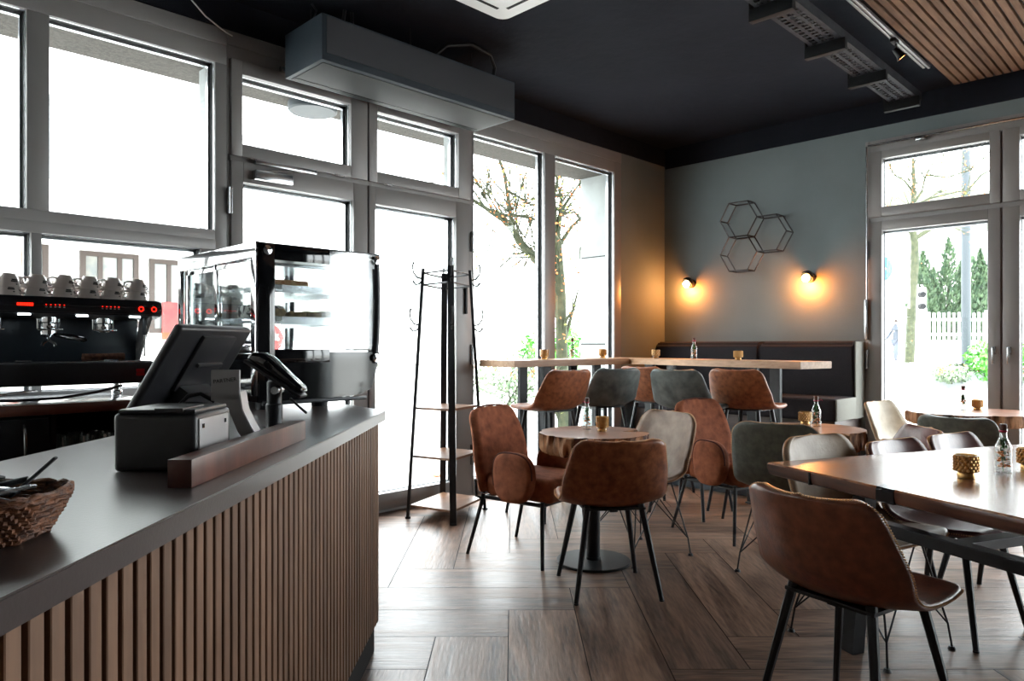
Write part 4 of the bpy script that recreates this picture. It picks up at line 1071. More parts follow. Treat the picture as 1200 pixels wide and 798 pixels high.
for gx in (.596 - .04, .816, 1.036):
    b = B()
    for q in range(5): b.sphere((gx - .034 + .017 * q, 3.634, 1.378), .0024, 1)
    W(b.build('button_lights', M['redled'], t), t)
    b = B()
    for q in range(5): b.box((gx - .038 + .017 * q, 3.632, 1.366), (gx - .031 + .017 * q, 3.637, 1.371))
    W(b.build('button_symbols', M['white'], t), t)
b = B()
for q in range(7): b.box((.676 + q * .0085, 3.6325, 1.371), (.6825 + q * .0085, 3.637, 1.383))
W(b.build('red_display', M['redled'], t), t)
for x in (1.165, 1.222):
    b = B(); b.bm.free(); b.bm = bmesh.new()
    pts = [Vector((x + .0105 * math.cos(2 * PI * k / 20), 3.631, 1.372 + .0105 * math.sin(2 * PI * k / 20))) for k in range(20)]
    b.tube(pts + [pts[0]], .0018, 6, caps=False); W(b.build('ring_light', M['redled'], t, SM), t)
b = B(); b.tube([(1.20, 3.72, 1.335), (1.20, 3.70, 1.31), (1.20, 3.69, 1.26), (1.198, 3.685, 1.18), (1.196, 3.68, 1.15)], [.007, .007, .0045, .0045, .006], 8); b.build('steam_wand', M['chrome'], t, SM).location = -O
b = B(); b.tube([(1.20, 3.70, 1.33), (1.20, 3.69, 1.25)], .0095, 10); b.build('wand_sleeve', M['black'], t, SM).location = -O
b = B(); b.box((1.140, 3.6165, 1.077), (1.175, 3.621, 1.092), .001); b.box((1.140, 3.6165, 1.060), (1.175, 3.621, 1.075), .001); W(b.build('red_badge', M['red'], t), t)
for x in (.50, .70, 1.04): 
    b = B(); b.tube([(x - .03, 3.645, 1.134), (x + .03, 3.645, 1.134)], .004); W(b.build('tray_handle', M['chrome'], t, SM), t)
b = B()
b.box((-.085, -.03, 0), (.085, .03, .022), .010, seg=3); b.tube([(-.083, -.02, .018), (.083, -.02, .022)], .014, 10); b.tube([(-.083, .01, .020), (.083, .012, .020)], .013, 10)
o = b.build('folded_cloth', M['towel'], None, 4); o.location = (1.02, 3.69, 1.1305); tag(o, 'folded brown cloth on the drip tray of the espresso machine', 'cloth')
b = B(); b.tube([(.30, 3.72, .955), (.55, 3.70, .968), (.68, 3.69, .963), (.85, 3.70, .966), (1.0, 3.72, .985), (1.12, 3.76, 1.01)], .0065, 8); o = b.build('black_hose', M['black'], None, SM); tag(o, 'thin black hose lying on the pale worktop under the espresso machine', 'hose')
b = B(); b.tube([(.30, 3.80, .956), (.50, 3.72, .97), (.60, 3.74, .985), (.72, 3.80, .99), (.80, 3.90, .99)], .007, 8); o = b.build('braided_hose', M['steel'], None, SM); tag(o, 'braided metal hose behind the black hose under the espresso machine', 'hose')

# cups, upside down in pairs
def cup_bm(rot):
    t = bpy.data.objects.new('coffee_cup', None); link(t)
    b = B(); b.lathe([(.0470, 0), (.0475, .002), (.0450, .009), (.0425, .020), (.038, .036), (.031, .052), (.027, .056), (.026, .0605), (.022, .0605), (.022, .057), (0, .057)], n=28)
    b.lathe([(.0445, 0), (.043, .015), (.0385, .034), (.0295, .051), (0, .053)], n=28); b.build('bowl', M['cup'], t, SM)
    b = B(); b.tube([(-.040, 0, .012), (-.058, 0, .012), (-.070, 0, .022), (-.068, 0, .036), (-.054, 0, .043), (-.034, 0, .044)], [.005, .0045, .004, .004, .0045, .005], 8); b.build('handle', M['cup'], t, SM)
    b = B()
    for zz, w_, n_ in ((.033, .55, 5), (.026, .65, 6)):
        for q in range(n_):
            a = -PI / 2 + .35 + (q - n_ / 2) * w_ / n_
            for a_ in (a, a + w_ / n_ * .55):
                pass
            rr = .0455 if zz < .02 else (.0412 if zz < .03 else .0395)
            p = Vector((rr * math.cos(a), rr * math.sin(a), zz)); d = Vector((math.cos(a), math.sin(a), .25)).normalized(); s = Vector((-math.sin(a), math.cos(a), 0)); u = d.cross(s)
            b.quad([p + s * .0022 + u * .0032 + d * .0014, p - s * .0022 + u * .0032 + d * .0014, p - s * .0022 - u * .0032 + d * .0014, p + s * .0022 - u * .0032 + d * .0014])
    b.sphere((.0432 * math.cos(-1.05), .0432 * math.sin(-1.05), .015), .005, 1, (1, .8, .6))
    b.build('printed_mark', M['ink'], t)
    return t
c0 = cup_bm(0)
xs = (.66, .765, .87, .971, 1.068, 1.177)
names = ['at the left picture edge', 'second stack from the left', 'third stack from the left', 'fourth stack from the left', 'fifth stack from the left', 'rightmost stack']
first = True
for r_ in range(2):
    for i, x in enumerate(xs):
        for lv in range(2):
            where = 'front row' if r_ == 0 else 'back row'
            lab = f"upside down white cup, {'upper' if lv else 'lower'} one of a pair, {where}, {names[i]}"
            loc = (x + (.045 if r_ else 0), 3.735 + r_ * .115, 1.4165 + lv * .036 + (.006 if (i > 1 and lv) else 0))
            rz = (-.15, .1, .0, -.1, .05, .12)[i] + (.25 if lv else 0)
            o = c0 if first else dup(c0)
            first = False
            o.location = loc; o.rotation_euler = (.0, .0, rz); tag(o, lab, 'cup', 'cups stacked upside down on the espresso machine')
            if lv: o.rotation_euler = (.05, .06, rz)

# ------------------------------------------------------------------ ceiling and wall fittings
t = thing('air_curtain', (2.98, 3.96, 3.0), 0, 'long dark rectangular air curtain box hanging above the doors', 'air curtain')
ax0, ax1, ay0, ay1, az0, az1 = 2.18, 3.77, 3.74, 4.185, 2.865, 3.137
b = B(); b.box((ax0, ay0, az0), (ax1, ay1, az1), .005); W(b.build('housing', mat('air_curtain_blue_black', (.20, .235, .265), .6, .0, spec=.2, c2=(.18, .215, .245), scale=3), t, SM), t)
b = B(); b.box((ax0 + .03, ay0 - .003, az0 + .045), (ax1 - .012, ay0 + .002, az1 - .014)); 
for q in range(52):
    x = ax0 + .05 + q * .0298
    if q % 4 == 0: pass
W(b.build('intake_grille', mat('fine_dark_grille', (.17, .18, .205), .6, c2=(.19, .20, .225), scale=300), t), t)
b = B(); b.box((ax0 + .03, ay0 + .04, az0 - .004), (ax1 - .03, ay1 - .075, az0 + .002), .002); W(b.build('underside_plate', mat('air_curtain_plate', (.25, .26, .265), .7, .0, spec=.15), t, SM), t)
b = B(); b.box((ax0 + .03, ay1 - .065, az0 - .003), (ax1 - .03, ay1 - .02, az0 + .001)); W(b.build('outlet_slot', M['gasket'], t), t)
for x, y in ((2.3, 4.08), (2.9, 3.85), (3.45, 3.85), (3.3, 4.1)):
    b = B(); b.tube([(x, y, az1), (x, y, ZC)], .005, 6); b.lathe([(0, 0), (.014, 0), (.014, .02), (0, .02)], c=(x, y, az1), n=8); W(b.build('hanger_rod', M['black'], t, SM), t)
b = B(); b.tube([(3.05, 3.80, az1), (3.12, 3.74, 3.22), (3.3, 3.70, 3.27), (3.52, 3.74, 3.27), (3.62, 3.80, 3.22), (3.62, 3.82, az1)], .014, 10); W(b.build('flexible_conduit', M['gasket'], t, SM), t)
b = B(); b.tube([(1.52, 4.20, 3.295), (1.60, 4.22, 3.20), (1.72, 4.26, 3.13), (1.86, 4.30, 3.09), (1.9, 4.308, 3.085)], .0045, 6); o = b.build('white_cable', M['white'], None, SM); tag(o, 'thin white cable hanging from the ceiling at the top left window frame', 'cable')
b = B(); b.tube([(2.24, 3.98, az1 + .001), (2.25, 3.95, 3.2), (2.28, 3.98, 3.26), (2.26, 4.0, ZC)], .006, 6); b.tube([(2.42, 3.92, az1), (2.45, 3.93, ZC)], .011, 8); b.tube([(2.50, 3.92, az1), (2.50, 3.93, ZC)], .011, 8); o = b.build('cable_drop', M['black'], None, SM); tag(o, 'black cables dropping from the ceiling onto the near end of the air curtain', 'cables')

t = thing('ceiling_air_conditioner', (2.75, 2.83, 3.27), 0, 'white square ceiling air conditioner cassette at the top picture edge', 'air conditioner')
def rsq(h, r, n=8):
    pts = []
    for cx, cy, a0 in ((h - r, h - r, 0), (-h + r, h - r, PI / 2), (-h + r, -h + r, PI), (h - r, -h + r, 1.5 * PI)):
        for k in range(n + 1): a = a0 + PI / 2 * k / n; pts.append((cx + r * math.cos(a), cy + r * math.sin(a)))
    return pts
b = B(); b.prism(rsq(.425, .07), -.028, .028, .006); b.build('panel', M['aircon'], t, SM)
b = B(); b.prism(rsq(.24, .03), -.036, -.026, .003); b.build('intake_grille', M['aircon'], t, SM)
for k in range(4):
    b = B(); b.box((-.29, .33, -.040), (.29, .395, -.030), .004, Matrix.Rotation(k * PI / 2, 4, 'Z') @ Matrix.Rotation(.06, 4, 'X')); v_ = b.build('vane', M['white'], t, SM)
    b = B(); b.box((-.28, .31, -.0305), (.28, .33, -.0275), 0, Matrix.Rotation(k * PI / 2, 4, 'Z')); b.build('outlet_slot', M['gasket'], t)

t = thing('cable_tray', (4.9, 1.83, 3.14), 0, 'dark perforated cable tray hanging under the ceiling on four brackets', 'cable tray')
b = B(); y0_, y1_ = 1.735, 1.935; zb_ = 3.135
b.box((2.6, y0_, zb_), (6.30, y0_ + .003, zb_ + .06)); b.box((2.6, y1_ - .003, zb_), (6.30, y1_, zb_ + .06))
for yy in (y0_ + .003, y0_ + .055, y0_ + .115, y0_ + .172):
    b.box((2.6, yy, zb_), (6.30, yy + .025, zb_ + .003))
k = 2.6
while k < 6.29:
    b.box((k, y0_, zb_ - .0005), (k + .018, y1_, zb_ + .0035)); k += .05
W(b.build('perforated_channel', M['tray'], t), t)
b = B(); r = random.Random(2)
for k in range(5): 
    y = y0_ + .03 + .035 * k; b.tube([(2.6 + .46 * i, y + r.uniform(-.01, .01), zb_ + .014 + .004 * (k % 2)) for i in range(9)], .009, 6)
W(b.build('cables', M['black'], t, SM), t)
for x in (3.17, 3.92, 4.68, 5.43, 6.18):
    b = B(); b.box((x - .022, y0_ - .02, zb_ - .075), (x + .022, y1_ + .03, zb_ - .001), .004); b.box((x - .022, y1_ + .028, zb_ - .075), (x + .022, y1_ + .036, ZC - .001)); W(b.build('bracket', M['gasket'], t, SM), t)

t = thing('ceiling_slat_panel', (5.0, .1, 3.24), 0, 'ceiling panel of parallel walnut slats in the upper right corner', 'slat panel')
b = B(); b.box((3.0, -2.5, 3.262), (6.43, 1.545, 3.285)); b.mi = 1
y = 1.54
while y > -2.46:
    b.box((3.0, y - .040, 3.236), (6.43, y, 3.263), .002, seg=1); y -= .055
W(b.build('slats', [M['cbody'], M['slatX']], t), t)
t = thing('track_light', (5.2, 1.59, 3.24), 0, 'small black spotlight on a double grey ceiling track beside the slats', 'spotlight')
b = B(); b.box((3.0, 1.575, 3.24), (5.93, 1.592, 3.262), .002); b.box((3.0, 1.600, 3.24), (5.90, 1.617, 3.262), .002); W(b.build('track', M['frame'], t, SM), t)
b = B(); b.box((5.16, 1.578, 3.215), (5.24, 1.612, 3.24), .003); b.tube([(5.22, 1.595, 3.22), (5.25, 1.59, 3.16)], .007); W(b.build('adapter', M['black'], t, SM), t)
dv = Vector((.25, -.35, -.55)).normalized(); p = Vector((5.25, 1.59, 3.165)); q = Vector((0, 0, 1)).rotation_difference(dv).to_matrix().to_4x4()
b = B(); b.lathe([(0, -.035), (.016, -.035), (.020, -.02), (.024, .02), (.036, .045), (.033, .045), (.02, .02), (0, .018)], n=20, mtx=q, c=p); W(b.build('spot_head', M['black'], t, SM), t)
b = B(); b.lathe([(0, .034), (.030, .036), (.028, .042), (0, .043)], n=20, mtx=q, c=p); W(b.build('lamp', M['spotbulb'], t, SM), t)

# wall lights
def sconce(label, Y, Z, deg):
    t = thing('wall_lamp', (XE - .001, Y, Z), 0, label, 'wall lamp', 'round wall lamps')
    b = B(); b.lathe([(0, 0), (.045, 0), (.045, .012), (.04, .018), (0, .02)], n=28, mtx=Matrix.Rotation(-PI / 2, 4, 'Y')); b.tube([(-.015, 0, 0), (-.075, 0, .0)], .010); b.build('wall_plate', M['black'], t, SM)
    dv = Vector((-.55, .22, -.62)).normalized(); q = Vector((0, 0, -1)).rotation_difference(dv).to_matrix().to_4x4()
    prof = [(.056 * math.sin(a), .056 * math.cos(a)) for a in [k * PI / 2 / 10 for k in range(12)]]
    prof += [(r_ - .002, z_) for r_, z_ in reversed(prof)]
    prof[-1] = (0, .054)
    b = B(); b.lathe(prof, n=32, mtx=q, c=(-.092, 0, .006)); b.build('shade', M['black'], t, SM)
    b = B(); b.lathe([(0, .02), (.014, .02), (.014, .045), (0, .05)], n=16, mtx=q, c=(-.092, 0, .006)); b.build('socket', M['gold'], t, SM)
    c = Vector((-.092, 0, .006)) + dv * .022
    b = B(); b.sphere(c, .034, 3); b.build('bulb', M['bulb'], t, 4)
    L = bpy.data.lights.new('bulb_light', 'POINT'); L.energy = 7; L.color = (1, .27, .045); L.shadow_soft_size = .03
    lo = bpy.data.objects.new('bulb_light', L); link(lo, t); lo.location = c + Vector((.014, 0, -.052))
    return t
sconce('glowing round wall lamp left, near the room corner', 3.985, 1.845, 0)
sconce('glowing round wall lamp right, between hexagon shelf and glass doors', 2.745, 1.825, 0)
# hexagon wire shelf
t = thing('hexagon_wire_shelf', (XE - .001, 3.28, 2.25), 0, 'black wire wall shelf of three joined hexagons', 'wall shelf')
s = .19
for (cy, cz) in ((3.37, 2.418), (3.37, 2.089), (3.085, 2.2535)):
    b = B()
    for x in (-.045, -.19):
        pts = [Vector((x, cy - 3.28 + s * math.cos(k * PI / 3), cz - 2.25 + s * math.sin(k * PI / 3))) for k in range(6)]
        for k in range(6): b.tube([pts[k], pts[(k + 1) % 6]], .0065, 6)
    for k in range(6): b.tube([Vector((-.045, cy - 3.28 + s * math.cos(k * PI / 3), cz - 2.25 + s * math.sin(k * PI / 3))), Vector((-.19, cy - 3.28 + s * math.cos(k * PI / 3), cz - 2.25 + s * math.sin(k * PI / 3)))], .0065, 6)
    b.build('hexagon', M['black'], t, SM)
for (y, z) in ((3.56, 2.418), (2.99, 2.418)):
    b = B(); b.tube([(0, y - 3.28, z - 2.25), (-.05, y - 3.28, z - 2.25)], .006, 8); b.sphere((-.052, y - 3.28, z - 2.25), .009, 1); b.build('wall_fixing', M['steel'], t, SM)

# ------------------------------------------------------------------ outdoors
b = B(); b.box((-25, 4.45, -.25), (60, 70, -.03)); struct(b.build('street_north', M['paving']))
bm = bmesh.new(); pr = [(6.90, -.03), (14, -.03), (20, .0), (27, .35), (36, .9), (70, 1.4)]
rows = [[bm.verts.new((x, y, z)) for y in (-40, 4.44)] for x, z in pr]
rows += []
for i in range(len(rows) - 1): bm.faces.new((rows[i][0], rows[i + 1][0], rows[i + 1][1], rows[i][1]))
me = bpy.data.meshes.new('street_east'); bm.to_mesh(me); bm.free(); me.materials.append(M['paving']); o = bpy.data.objects.new('street_east', me); link(o); struct(o)
bm = bmesh.new(); rows = [[bm.verts.new((x, y, z + .004)) for y in (4.44, 50)] for x, z in pr]
for i in range(1, len(rows) - 1): bm.faces.new((rows[i][0], rows[i + 1][0], rows[i + 1][1], rows[i][1]))
me = bpy.data.meshes.new('raised_pavement'); bm.to_mesh(me); bm.free(); me.materials.append(M['paving']); o = bpy.data.objects.new('raised_pavement', me); link(o); struct(o)
# facade of this building outside the glass: concrete lintel and white stone columns
b = B(); b.box((-2.6, 4.455, 2.925), (5.80, 4.84, 4.2), .003); o = b.build('concrete_lintel', M['soffit']); struct(o)
for x0_, x1_, d_, nm in ((1.815, 1.945, 4.60, 'door_column'), (3.735, 3.86, 4.52, 'door_column'), (5.80, 6.9, 4.79, 'corner_column')):
    b = B(); b.box((x0_, 4.43, -.03), (x1_, d_, 4.2), .004)
    o = b.build(nm, M['column']); struct(o)
    if x1_ > 6:
        b = B()
        for z in (.55, 1.21, 2.10): b.box((x0_ - .002, 4.44, z), (x0_ + .01, d_ + .002, z + .010))
        b.build('stone_joints', M['joint'], o)
b = B(); b.lathe([(.16, 0), (.17, .01), (.17, .06), (.16, .07), (0, .07)], n=28, mtx=Matrix.Rotation(PI, 4, 'X'), c=(2.62, 4.62, 2.925)); o = b.build('outdoor_lamp', M['polem'], None, SM); tag(o, 'round grey lamp under the concrete lintel, seen through the transom above the left door', 'lamp')

def windows(par, P, cols, y, gl=M['duskglass'], fr=M['brownframe'], mull=2):
    for (xa, xb, za, zb_) in cols:
        b = B(); ring(b, xa, xb, za, zb_, .12, y - .06, y + .02, 0)
        for k in range(1, mull + 1):
            x = xa + (xb - xa) * k / (mull + 1); b.box((x - .05, y - .06, za), (x + .05, y + .02, zb_))
        f = b.build('window', fr, par)
        b = B(); b.box((xa + .02, y, za + .02), (xb - .02, y + .02, zb_ - .02)); b.build('panes', gl, f)
# white building opposite, far left
t = thing('white_building', (1.5, 15, -.03), 0, 'white building across the street, seen through the windows behind the espresso machine', 'building')
def wl(b, nm, m): o = b.build(nm, m, t); o.location = (-1.5, -15, .03); return o
b = B(); b.box((-14, 15, -.03), (7.6, 22, 11)); b.box((-14, 13.4, 3.15), (7.6, 15, 3.5)); wl(b, 'walls', M['render'])
b = B(); b.box((-14, 14.6, 7.0), (7.8, 15.02, 7.25)); b.box((-14, 14.85, 5.6), (7.7, 15.02, 5.66)); wl(b, 'cornice', M['column'])
for (xa, xb, za, zb_, n_) in ((3.75, 4.75, 1.55, 2.95, 2), (2.9, 3.25, 1.55, 3.0, 0), (4.95, 6.4, 1.45, 2.9, 3), (.9, 2.3, 1.5, 2.95, 2), (.2, 1.2, 4.2, 5.6, 1), (3.2, 4.2, 4.2, 5.6, 1), (5.2, 6.2, 4.2, 5.6, 1), (-2.2, -.8, 1.5, 2.95, 1)):
    b = B(); ring(b, xa, xb, za, zb_, .09, 14.93, 15.01, 0)
    for k in range(1, n_ + 1):
        x = xa + (xb - xa) * k / (n_ + 1); b.box((x - .04, 14.94, za), (x + .04, 15.01, zb_))
    f = wl(b, 'window', M['brownframe'] if za < 3 else M['column'])
    b = B(); b.box((xa + .02, 14.97, za + .02), (xb - .02, 14.995, zb_ - .02)); b.build('panes', M['duskglass'] if za < 3 else M['render'], f)
def poster(lab, x, z, w_, h_, m, y=14.9, band=None, txt=None):
    b = B(); b.box((x - w_ / 2, y, z - h_ / 2), (x + w_ / 2, y + .02, z + h_ / 2)); o = b.build('poster', m); tag(o, lab, 'poster')
    if band: b = B(); b.box((x - w_ / 2 - .01, y - .01, z - h_ / 2 - .12), (x + w_ / 2 + .01, y, z - h_ / 2 + .02)); b.build('band', band, o)
    return o
poster('red poster across the street between espresso machine and display case', 4.93 + .45, 1.75, .42, .62, M['postred'], band=M['postor'])
poster('yellow and pink poster below the red poster across the street', 5.02 + .4, .98, .42, .65, M['posty'])
poster('orange sign across the street at the far left window', 2.92, 2.70, .16, .42, M['postor'])
b = B(); b.lathe([(0, 0), (.30, 0), (.30, .02), (0, .02)], n=32, mtx=Matrix.Rotation(PI / 2, 4, 'X'), c=(7.05, 14.2, 1.35)); b.box((7.0, 14.19, -.03), (7.1, 14.23, 1.1)); o = b.build('sale_sign', M['postred']); tag(o, 'round red discount sign on a stand across the street, seen through the display case', 'sign')
text_mesh('lettering', '-20%', .22, M['white'], Matrix.Translation((7.05, 14.175, 1.37)) @ Matrix.Rotation(PI / 2, 4, 'X'), o)
# pale glass pavilion
pc = LD(-4.6, 38, -.03)
t = thing('glass_pavilion', pc, -PI / 4, 'pale glass pavilion with white frames far behind the coat rack', 'building')
b = B()
b.box((-4.5, 0, 0), (4.2, 4, 3.2)); b.box((-4.7, -.3, 4.9), (4.6, 4.2, 5.3)); b.build('walls', M['render'], t)
b = B()
for k in range(9): x = -4.5 + k * 1.08; b.box((x - .06, -.05, 3.2), (x + .06, .05, 4.9))
b.box((-4.5, -.06, 3.2), (4.2, .06, 3.34)); b.box((-4.5, -.06, 4.1), (4.2, .06, 4.2)); b.build('glazing_bars', M['white'], t)
b = B(); b.box((-4.5, .0, 3.3), (4.2, .02, 4.9)); b.build('glazing', mat('pale_sky_glass', (.74, .78, .78), .1, c2=(.62, .66, .64), scale=2), t)
b = B(); b.box((-4.6, -.3, 0), (4.3, -.1, .25)); b.build('plinth', M['kerb'], t)

def leaf_cloud(b, pts, r, size=.04, n=1, rnd=random):
    for (c, rad) in pts:
        for k in range(int(n)):
            d = Vector((rnd.gauss(0, 1), rnd.gauss(0, 1), rnd.gauss(0, 1))); d.normalize()
            p = Vector(c) + d * rad * rnd.random() ** .4
            u = Vector((rnd.gauss(0, 1), rnd.gauss(0, 1), rnd.gauss(0, 1))).normalized(); v = u.cross(d + Vector((.01, .3, .2))).normalized()
            s = size * rnd.uniform(.6, 1.3)
            b.quad([p - u * s, p + v * s * .55, p + u * s, p - v * s * .55])
def tree(lab, limbs, leaves, seed, lm=None, twig=True):
    rnd = random.Random(seed)
    limbs = thin(limbs); base = Vector(limbs[0][0][0])
    t = thing('street_tree', base, 0, lab, 'tree')
    b = B(); tips = []
    for pts, r0, r1 in limbs:
        pts = [Vector(p) for p in pts]; n = len(pts)
        b.tube([p - base for p in pts], [r0 + (r1 - r0) * i / (n - 1) for i in range(n)], 9)
        tips += pts[1:]
        if twig and r1 < .05:
            for p, q in zip(pts, pts[1:]):
                for k in range(3):
                    s = p.lerp(q, rnd.random()); dd = ((q - p).normalized() + Vector((rnd.gauss(0, .5), rnd.gauss(0, .5), rnd.gauss(.35, .45)))).normalized()
                    L = rnd.uniform(.35, .95); m1 = s + dd * L * .5 + Vector((rnd.gauss(0, .06), rnd.gauss(0, .06), .05)); e_ = s + dd * L
                    b.tube([s - base, m1 - base, e_ - base], [r1 * .7, r1 * .45, .006], 5); tips += [m1, e_]
                    for kk in range(2):
                        d2 = (dd + Vector((rnd.gauss(0, .6), rnd.gauss(0, .6), rnd.gauss(.1, .5)))).normalized(); b.tube([m1 - base, m1 + d2 * L * .5 - base], [.011, .004], 4); tips.append(m1 + d2 * L * .5)
    b.build('trunk', M['treebark'], t, SM)
    for m_, n_ in leaves:
        b = B(); leaf_cloud(b, [(Vector(p) - base, .28) for p in tips], 0, .022, n_, rnd); b.build('foliage', m_, t)
    return t
def thin(l): return [(p, a * .68, c * .68) for p, a, c in l]
def pl(pts, d): return [LD((x - 600) / 845 * d, d, 1.2 + (405 - y) / 845 * d) for x, y in pts]
tree('tree with curved mossy limbs outside the tall window left of the corner', [
    (pl([(662, 560), (660, 470), (658, 400), (657, 345), (655, 312), (653, 285), (651, 262)], 9), .13, .07),
    (pl([(656, 345), (645, 322), (631, 306), (619, 294), (608, 283), (601, 270), (588, 256), (577, 249), (560, 238), (540, 225)], 9), .10, .025),
    (pl([(577, 250), (590, 252), (601, 253), (615, 253), (630, 258), (648, 268)], 9), .035, .018),
    (pl([(602, 272), (598, 250), (594, 223), (590, 200), (583, 180), (570, 160)], 9), .045, .015),
    (pl([(651, 265), (662, 240), (672, 225), (690, 200)], 9), .04, .012), (pl([(651, 262), (648, 235), (655, 205), (650, 175)], 9), .04, .012),
    (pl([(594, 223), (610, 232), (622, 240), (638, 243)], 9), .025, .010), (pl([(619, 294), (610, 297), (600, 298)], 9), .03, .012)],
    ((M['autumn'], 3), (M['yellowleaf'], 1)), 3)
tree('tall tree with thin bare branches outside the right glass door', [
    (pl([(1066, 425), (1067, 395), (1069, 345), (1072, 310), (1072, 285), (1070, 272)], 16), .15, .11),
    (pl([(1070, 275), (1058, 262), (1048, 254), (1030, 243), (1015, 235)], 16), .07, .03),
    (pl([(1072, 280), (1086, 271), (1102, 262), (1120, 240), (1150, 205), (1180, 190)], 16), .08, .02),
    (pl([(1070, 275), (1070, 240), (1071, 215), (1070, 185), (1068, 150), (1066, 120)], 16), .08, .02),
    (pl([(1071, 238), (1080, 225), (1085, 205), (1100, 180), (1110, 160)], 16), .04, .012), (pl([(1070, 225), (1060, 212), (1048, 205), (1040, 190)], 16), .04, .012),
    (pl([(1072, 240), (1092, 232), (1120, 225), (1150, 222)], 16), .035, .012), (pl([(1086, 205), (1110, 208), (1135, 200), (1160, 180)], 16), .035, .012)],
    ((M['autumn'], 3), (M['yellowleaf'], 1)), 6)
# clipped shrubs / ivy north
def shrub(name, lab, c, rx, ry, rz, m, n, size, seed, cat='shrub', extra=None):
    rnd = random.Random(seed); t = thing(name, c, 0, lab, cat)
    b = B()
    for k in range(n):
        d = Vector((rnd.gauss(0, 1), rnd.gauss(0, 1), rnd.gauss(0, 1))).normalized(); r = rnd.random() ** .35
        p = Vector((d.x * rx * r, d.y * ry * r, rz + d.z * rz * r))
        u = Vector((rnd.gauss(0, 1), rnd.gauss(0, 1), rnd.gauss(0, 1))).normalized(); v = u.cross(d + Vector((.02, .3, .2))).normalized(); s = size * rnd.uniform(.6, 1.4)
        b.quad([p - u * s, p + v * s * .6, p + u * s, p - v * s * .6])
    b.build('foliage', m, t)
    b = B()
    for k in range(7): b.tube([(rnd.gauss(0, rx * .1), rnd.gauss(0, ry * .1), 0), (rnd.gauss(0, rx * .4), rnd.gauss(0, ry * .4), rz * 1.3)], [.02, .006], 5)
    b.build('stem', M['treebark'], t)
    if extra: b = B(); leaf_cloud(b, [((rnd.uniform(-rx, rx), rnd.uniform(-ry, ry), rz * rnd.uniform(1., 1.7)), .1) for k in range(20)], 0, .05, 3, rnd); b.build('dry_leaves', extra, t)
    return t
shrub('ivy_hedge', 'low ivy hedge with autumn leaves seen above the window arm of the bar table', LD(.1, 15, -.03), 1.3, .6, .55, M['ivy'], 1500, .05, 1, 'hedge', M['autumn'])
shrub('ivy_hedge', 'low ivy hedge right of the window mullion, above the bar table', LD(1.55, 15.6, -.03), .55, .5, .5, M['ivy'], 500, .05, 2, 'hedge', M['autumn'])
shrub('green_shrub', 'small bright green shrub at the left side of the window mullion', LD(.55, 17, .55), .42, .4, .5, M['bush'], 550, .06, 3)
shrub('green_shrub', 'bright green shrub right of the window mullion beside the tree trunk', LD(1.20, 16.5, .55), .42, .4, .6, M['bush'], 650, .06, 4)
# east: planter, bush, fence, conifers, pole
pc = LD(12.1, 18.6, -.03)
t = thing('stone_planter', pc, -PI / 4 - .1, 'white stone planter trough outside the glass doors', 'planter')
b = B(); b.box((-2.0, 0, 0), (3.2, .8, .52), .02); b.box((-1.95, .05, .5), (3.15, .75, .54)); b.box((-2.4, -.9, 0), (3.5, -.4, .14), .02); b.build('trough', M['column'], t, SM)
rnd = random.Random(5)
shrub('ivy', 'grey green ivy with brown leaves spilling over the left part of the planter', LD(11.5, 18.75, .22), 1.15, .45, .26, M['ivy'], 1100, .055, 5, 'ivy', M['autumn'])
shrub('ivy', 'grey green ivy spilling over the right part of the planter', LD(13.3, 18.7, .22), .9, .45, .24, M['ivy'], 800, .055, 6, 'ivy', M['autumn'])
shrub('green_bush', 'bright green leafy bush growing in the planter outside the glass doors', LD(12.35, 18.6, .25), .75, .6, .58, M['bush'], 1500, .055, 7)
shrub('green_bush', 'bright green bush at the right end of the planter', LD(13.6, 19.2, .45), .6, .5, .42, M['bush'], 700, .055, 8)
fc = LD(18.1, 31, 1.42)
t = thing('picket_fence', fc, -PI / 4, 'white picket fence on a low wall in front of the conifers', 'fence')
b = B()
for k in range(22):
    x = -2.1 + k * .215; b.box((x - .05, 0, .0), (x + .05, .03, 1.18 + .03 * (k % 2)))
b.build('pickets', M['white'], t)
b = B(); b.box((-2.2, .03, .22), (2.6, .07, .32)); b.box((-2.2, .03, .85), (2.6, .07, .95)); b.build('rails', M['white'], t)
b = B(); b.box((-.72, -.06, -.02), (-.28, .12, 1.35)); b.box((2.3, -.06, -.02), (2.8, .12, 1.3)); b.build('gate_post', M['render'], t)
b = B(); b.box((-2.4, -.3, -1.5), (9, .4, .0)); b.build('low_wall', M['render'], t)
def conifer(lab, c, r, h, seed):
    rnd = random.Random(seed); t = thing('conifer', c, 0, lab, 'conifer tree', 'conifers behind the fence')
    b = B()
    tops = [(0, 0, h)] + [(rnd.uniform(-r, r) * .7, rnd.uniform(-r, r) * .7, h * rnd.uniform(.6, .95)) for k in range(6)]
    for (tx, ty, th) in tops:
        for k in range(700):
            z = th * rnd.random() ** .8; q = r * .62 * (1 - (z / th) ** 1.6) * rnd.random() ** .4; a = rnd.random() * 6.283
            p = Vector((tx * (.4 + .6 * z / th) + q * math.cos(a), ty + q * math.sin(a), z)); u = Vector((math.cos(a) * .5, math.sin(a) * .5, 1 + rnd.gauss(0, .3))).normalized(); v = u.cross(Vector((rnd.gauss(0, 1), rnd.gauss(0, 1), 0))).normalized()
            s = .13 * rnd.uniform(.6, 1.3); b.quad([p - u * s, p + v * s * .4, p + u * s, p - v * s * .4])
    b.build('foliage', M['conifer'], t)
    b = B(); b.tube([(0, 0, 0), (0, 0, h * .8)], [.14, .04], 8); b.build('trunk', M['treebark'], t)
conifer('broad dark green conifer behind the picket fence, left of the grey pole', LD(20.6, 34, 1.4), 1.75, 4.9, 1)
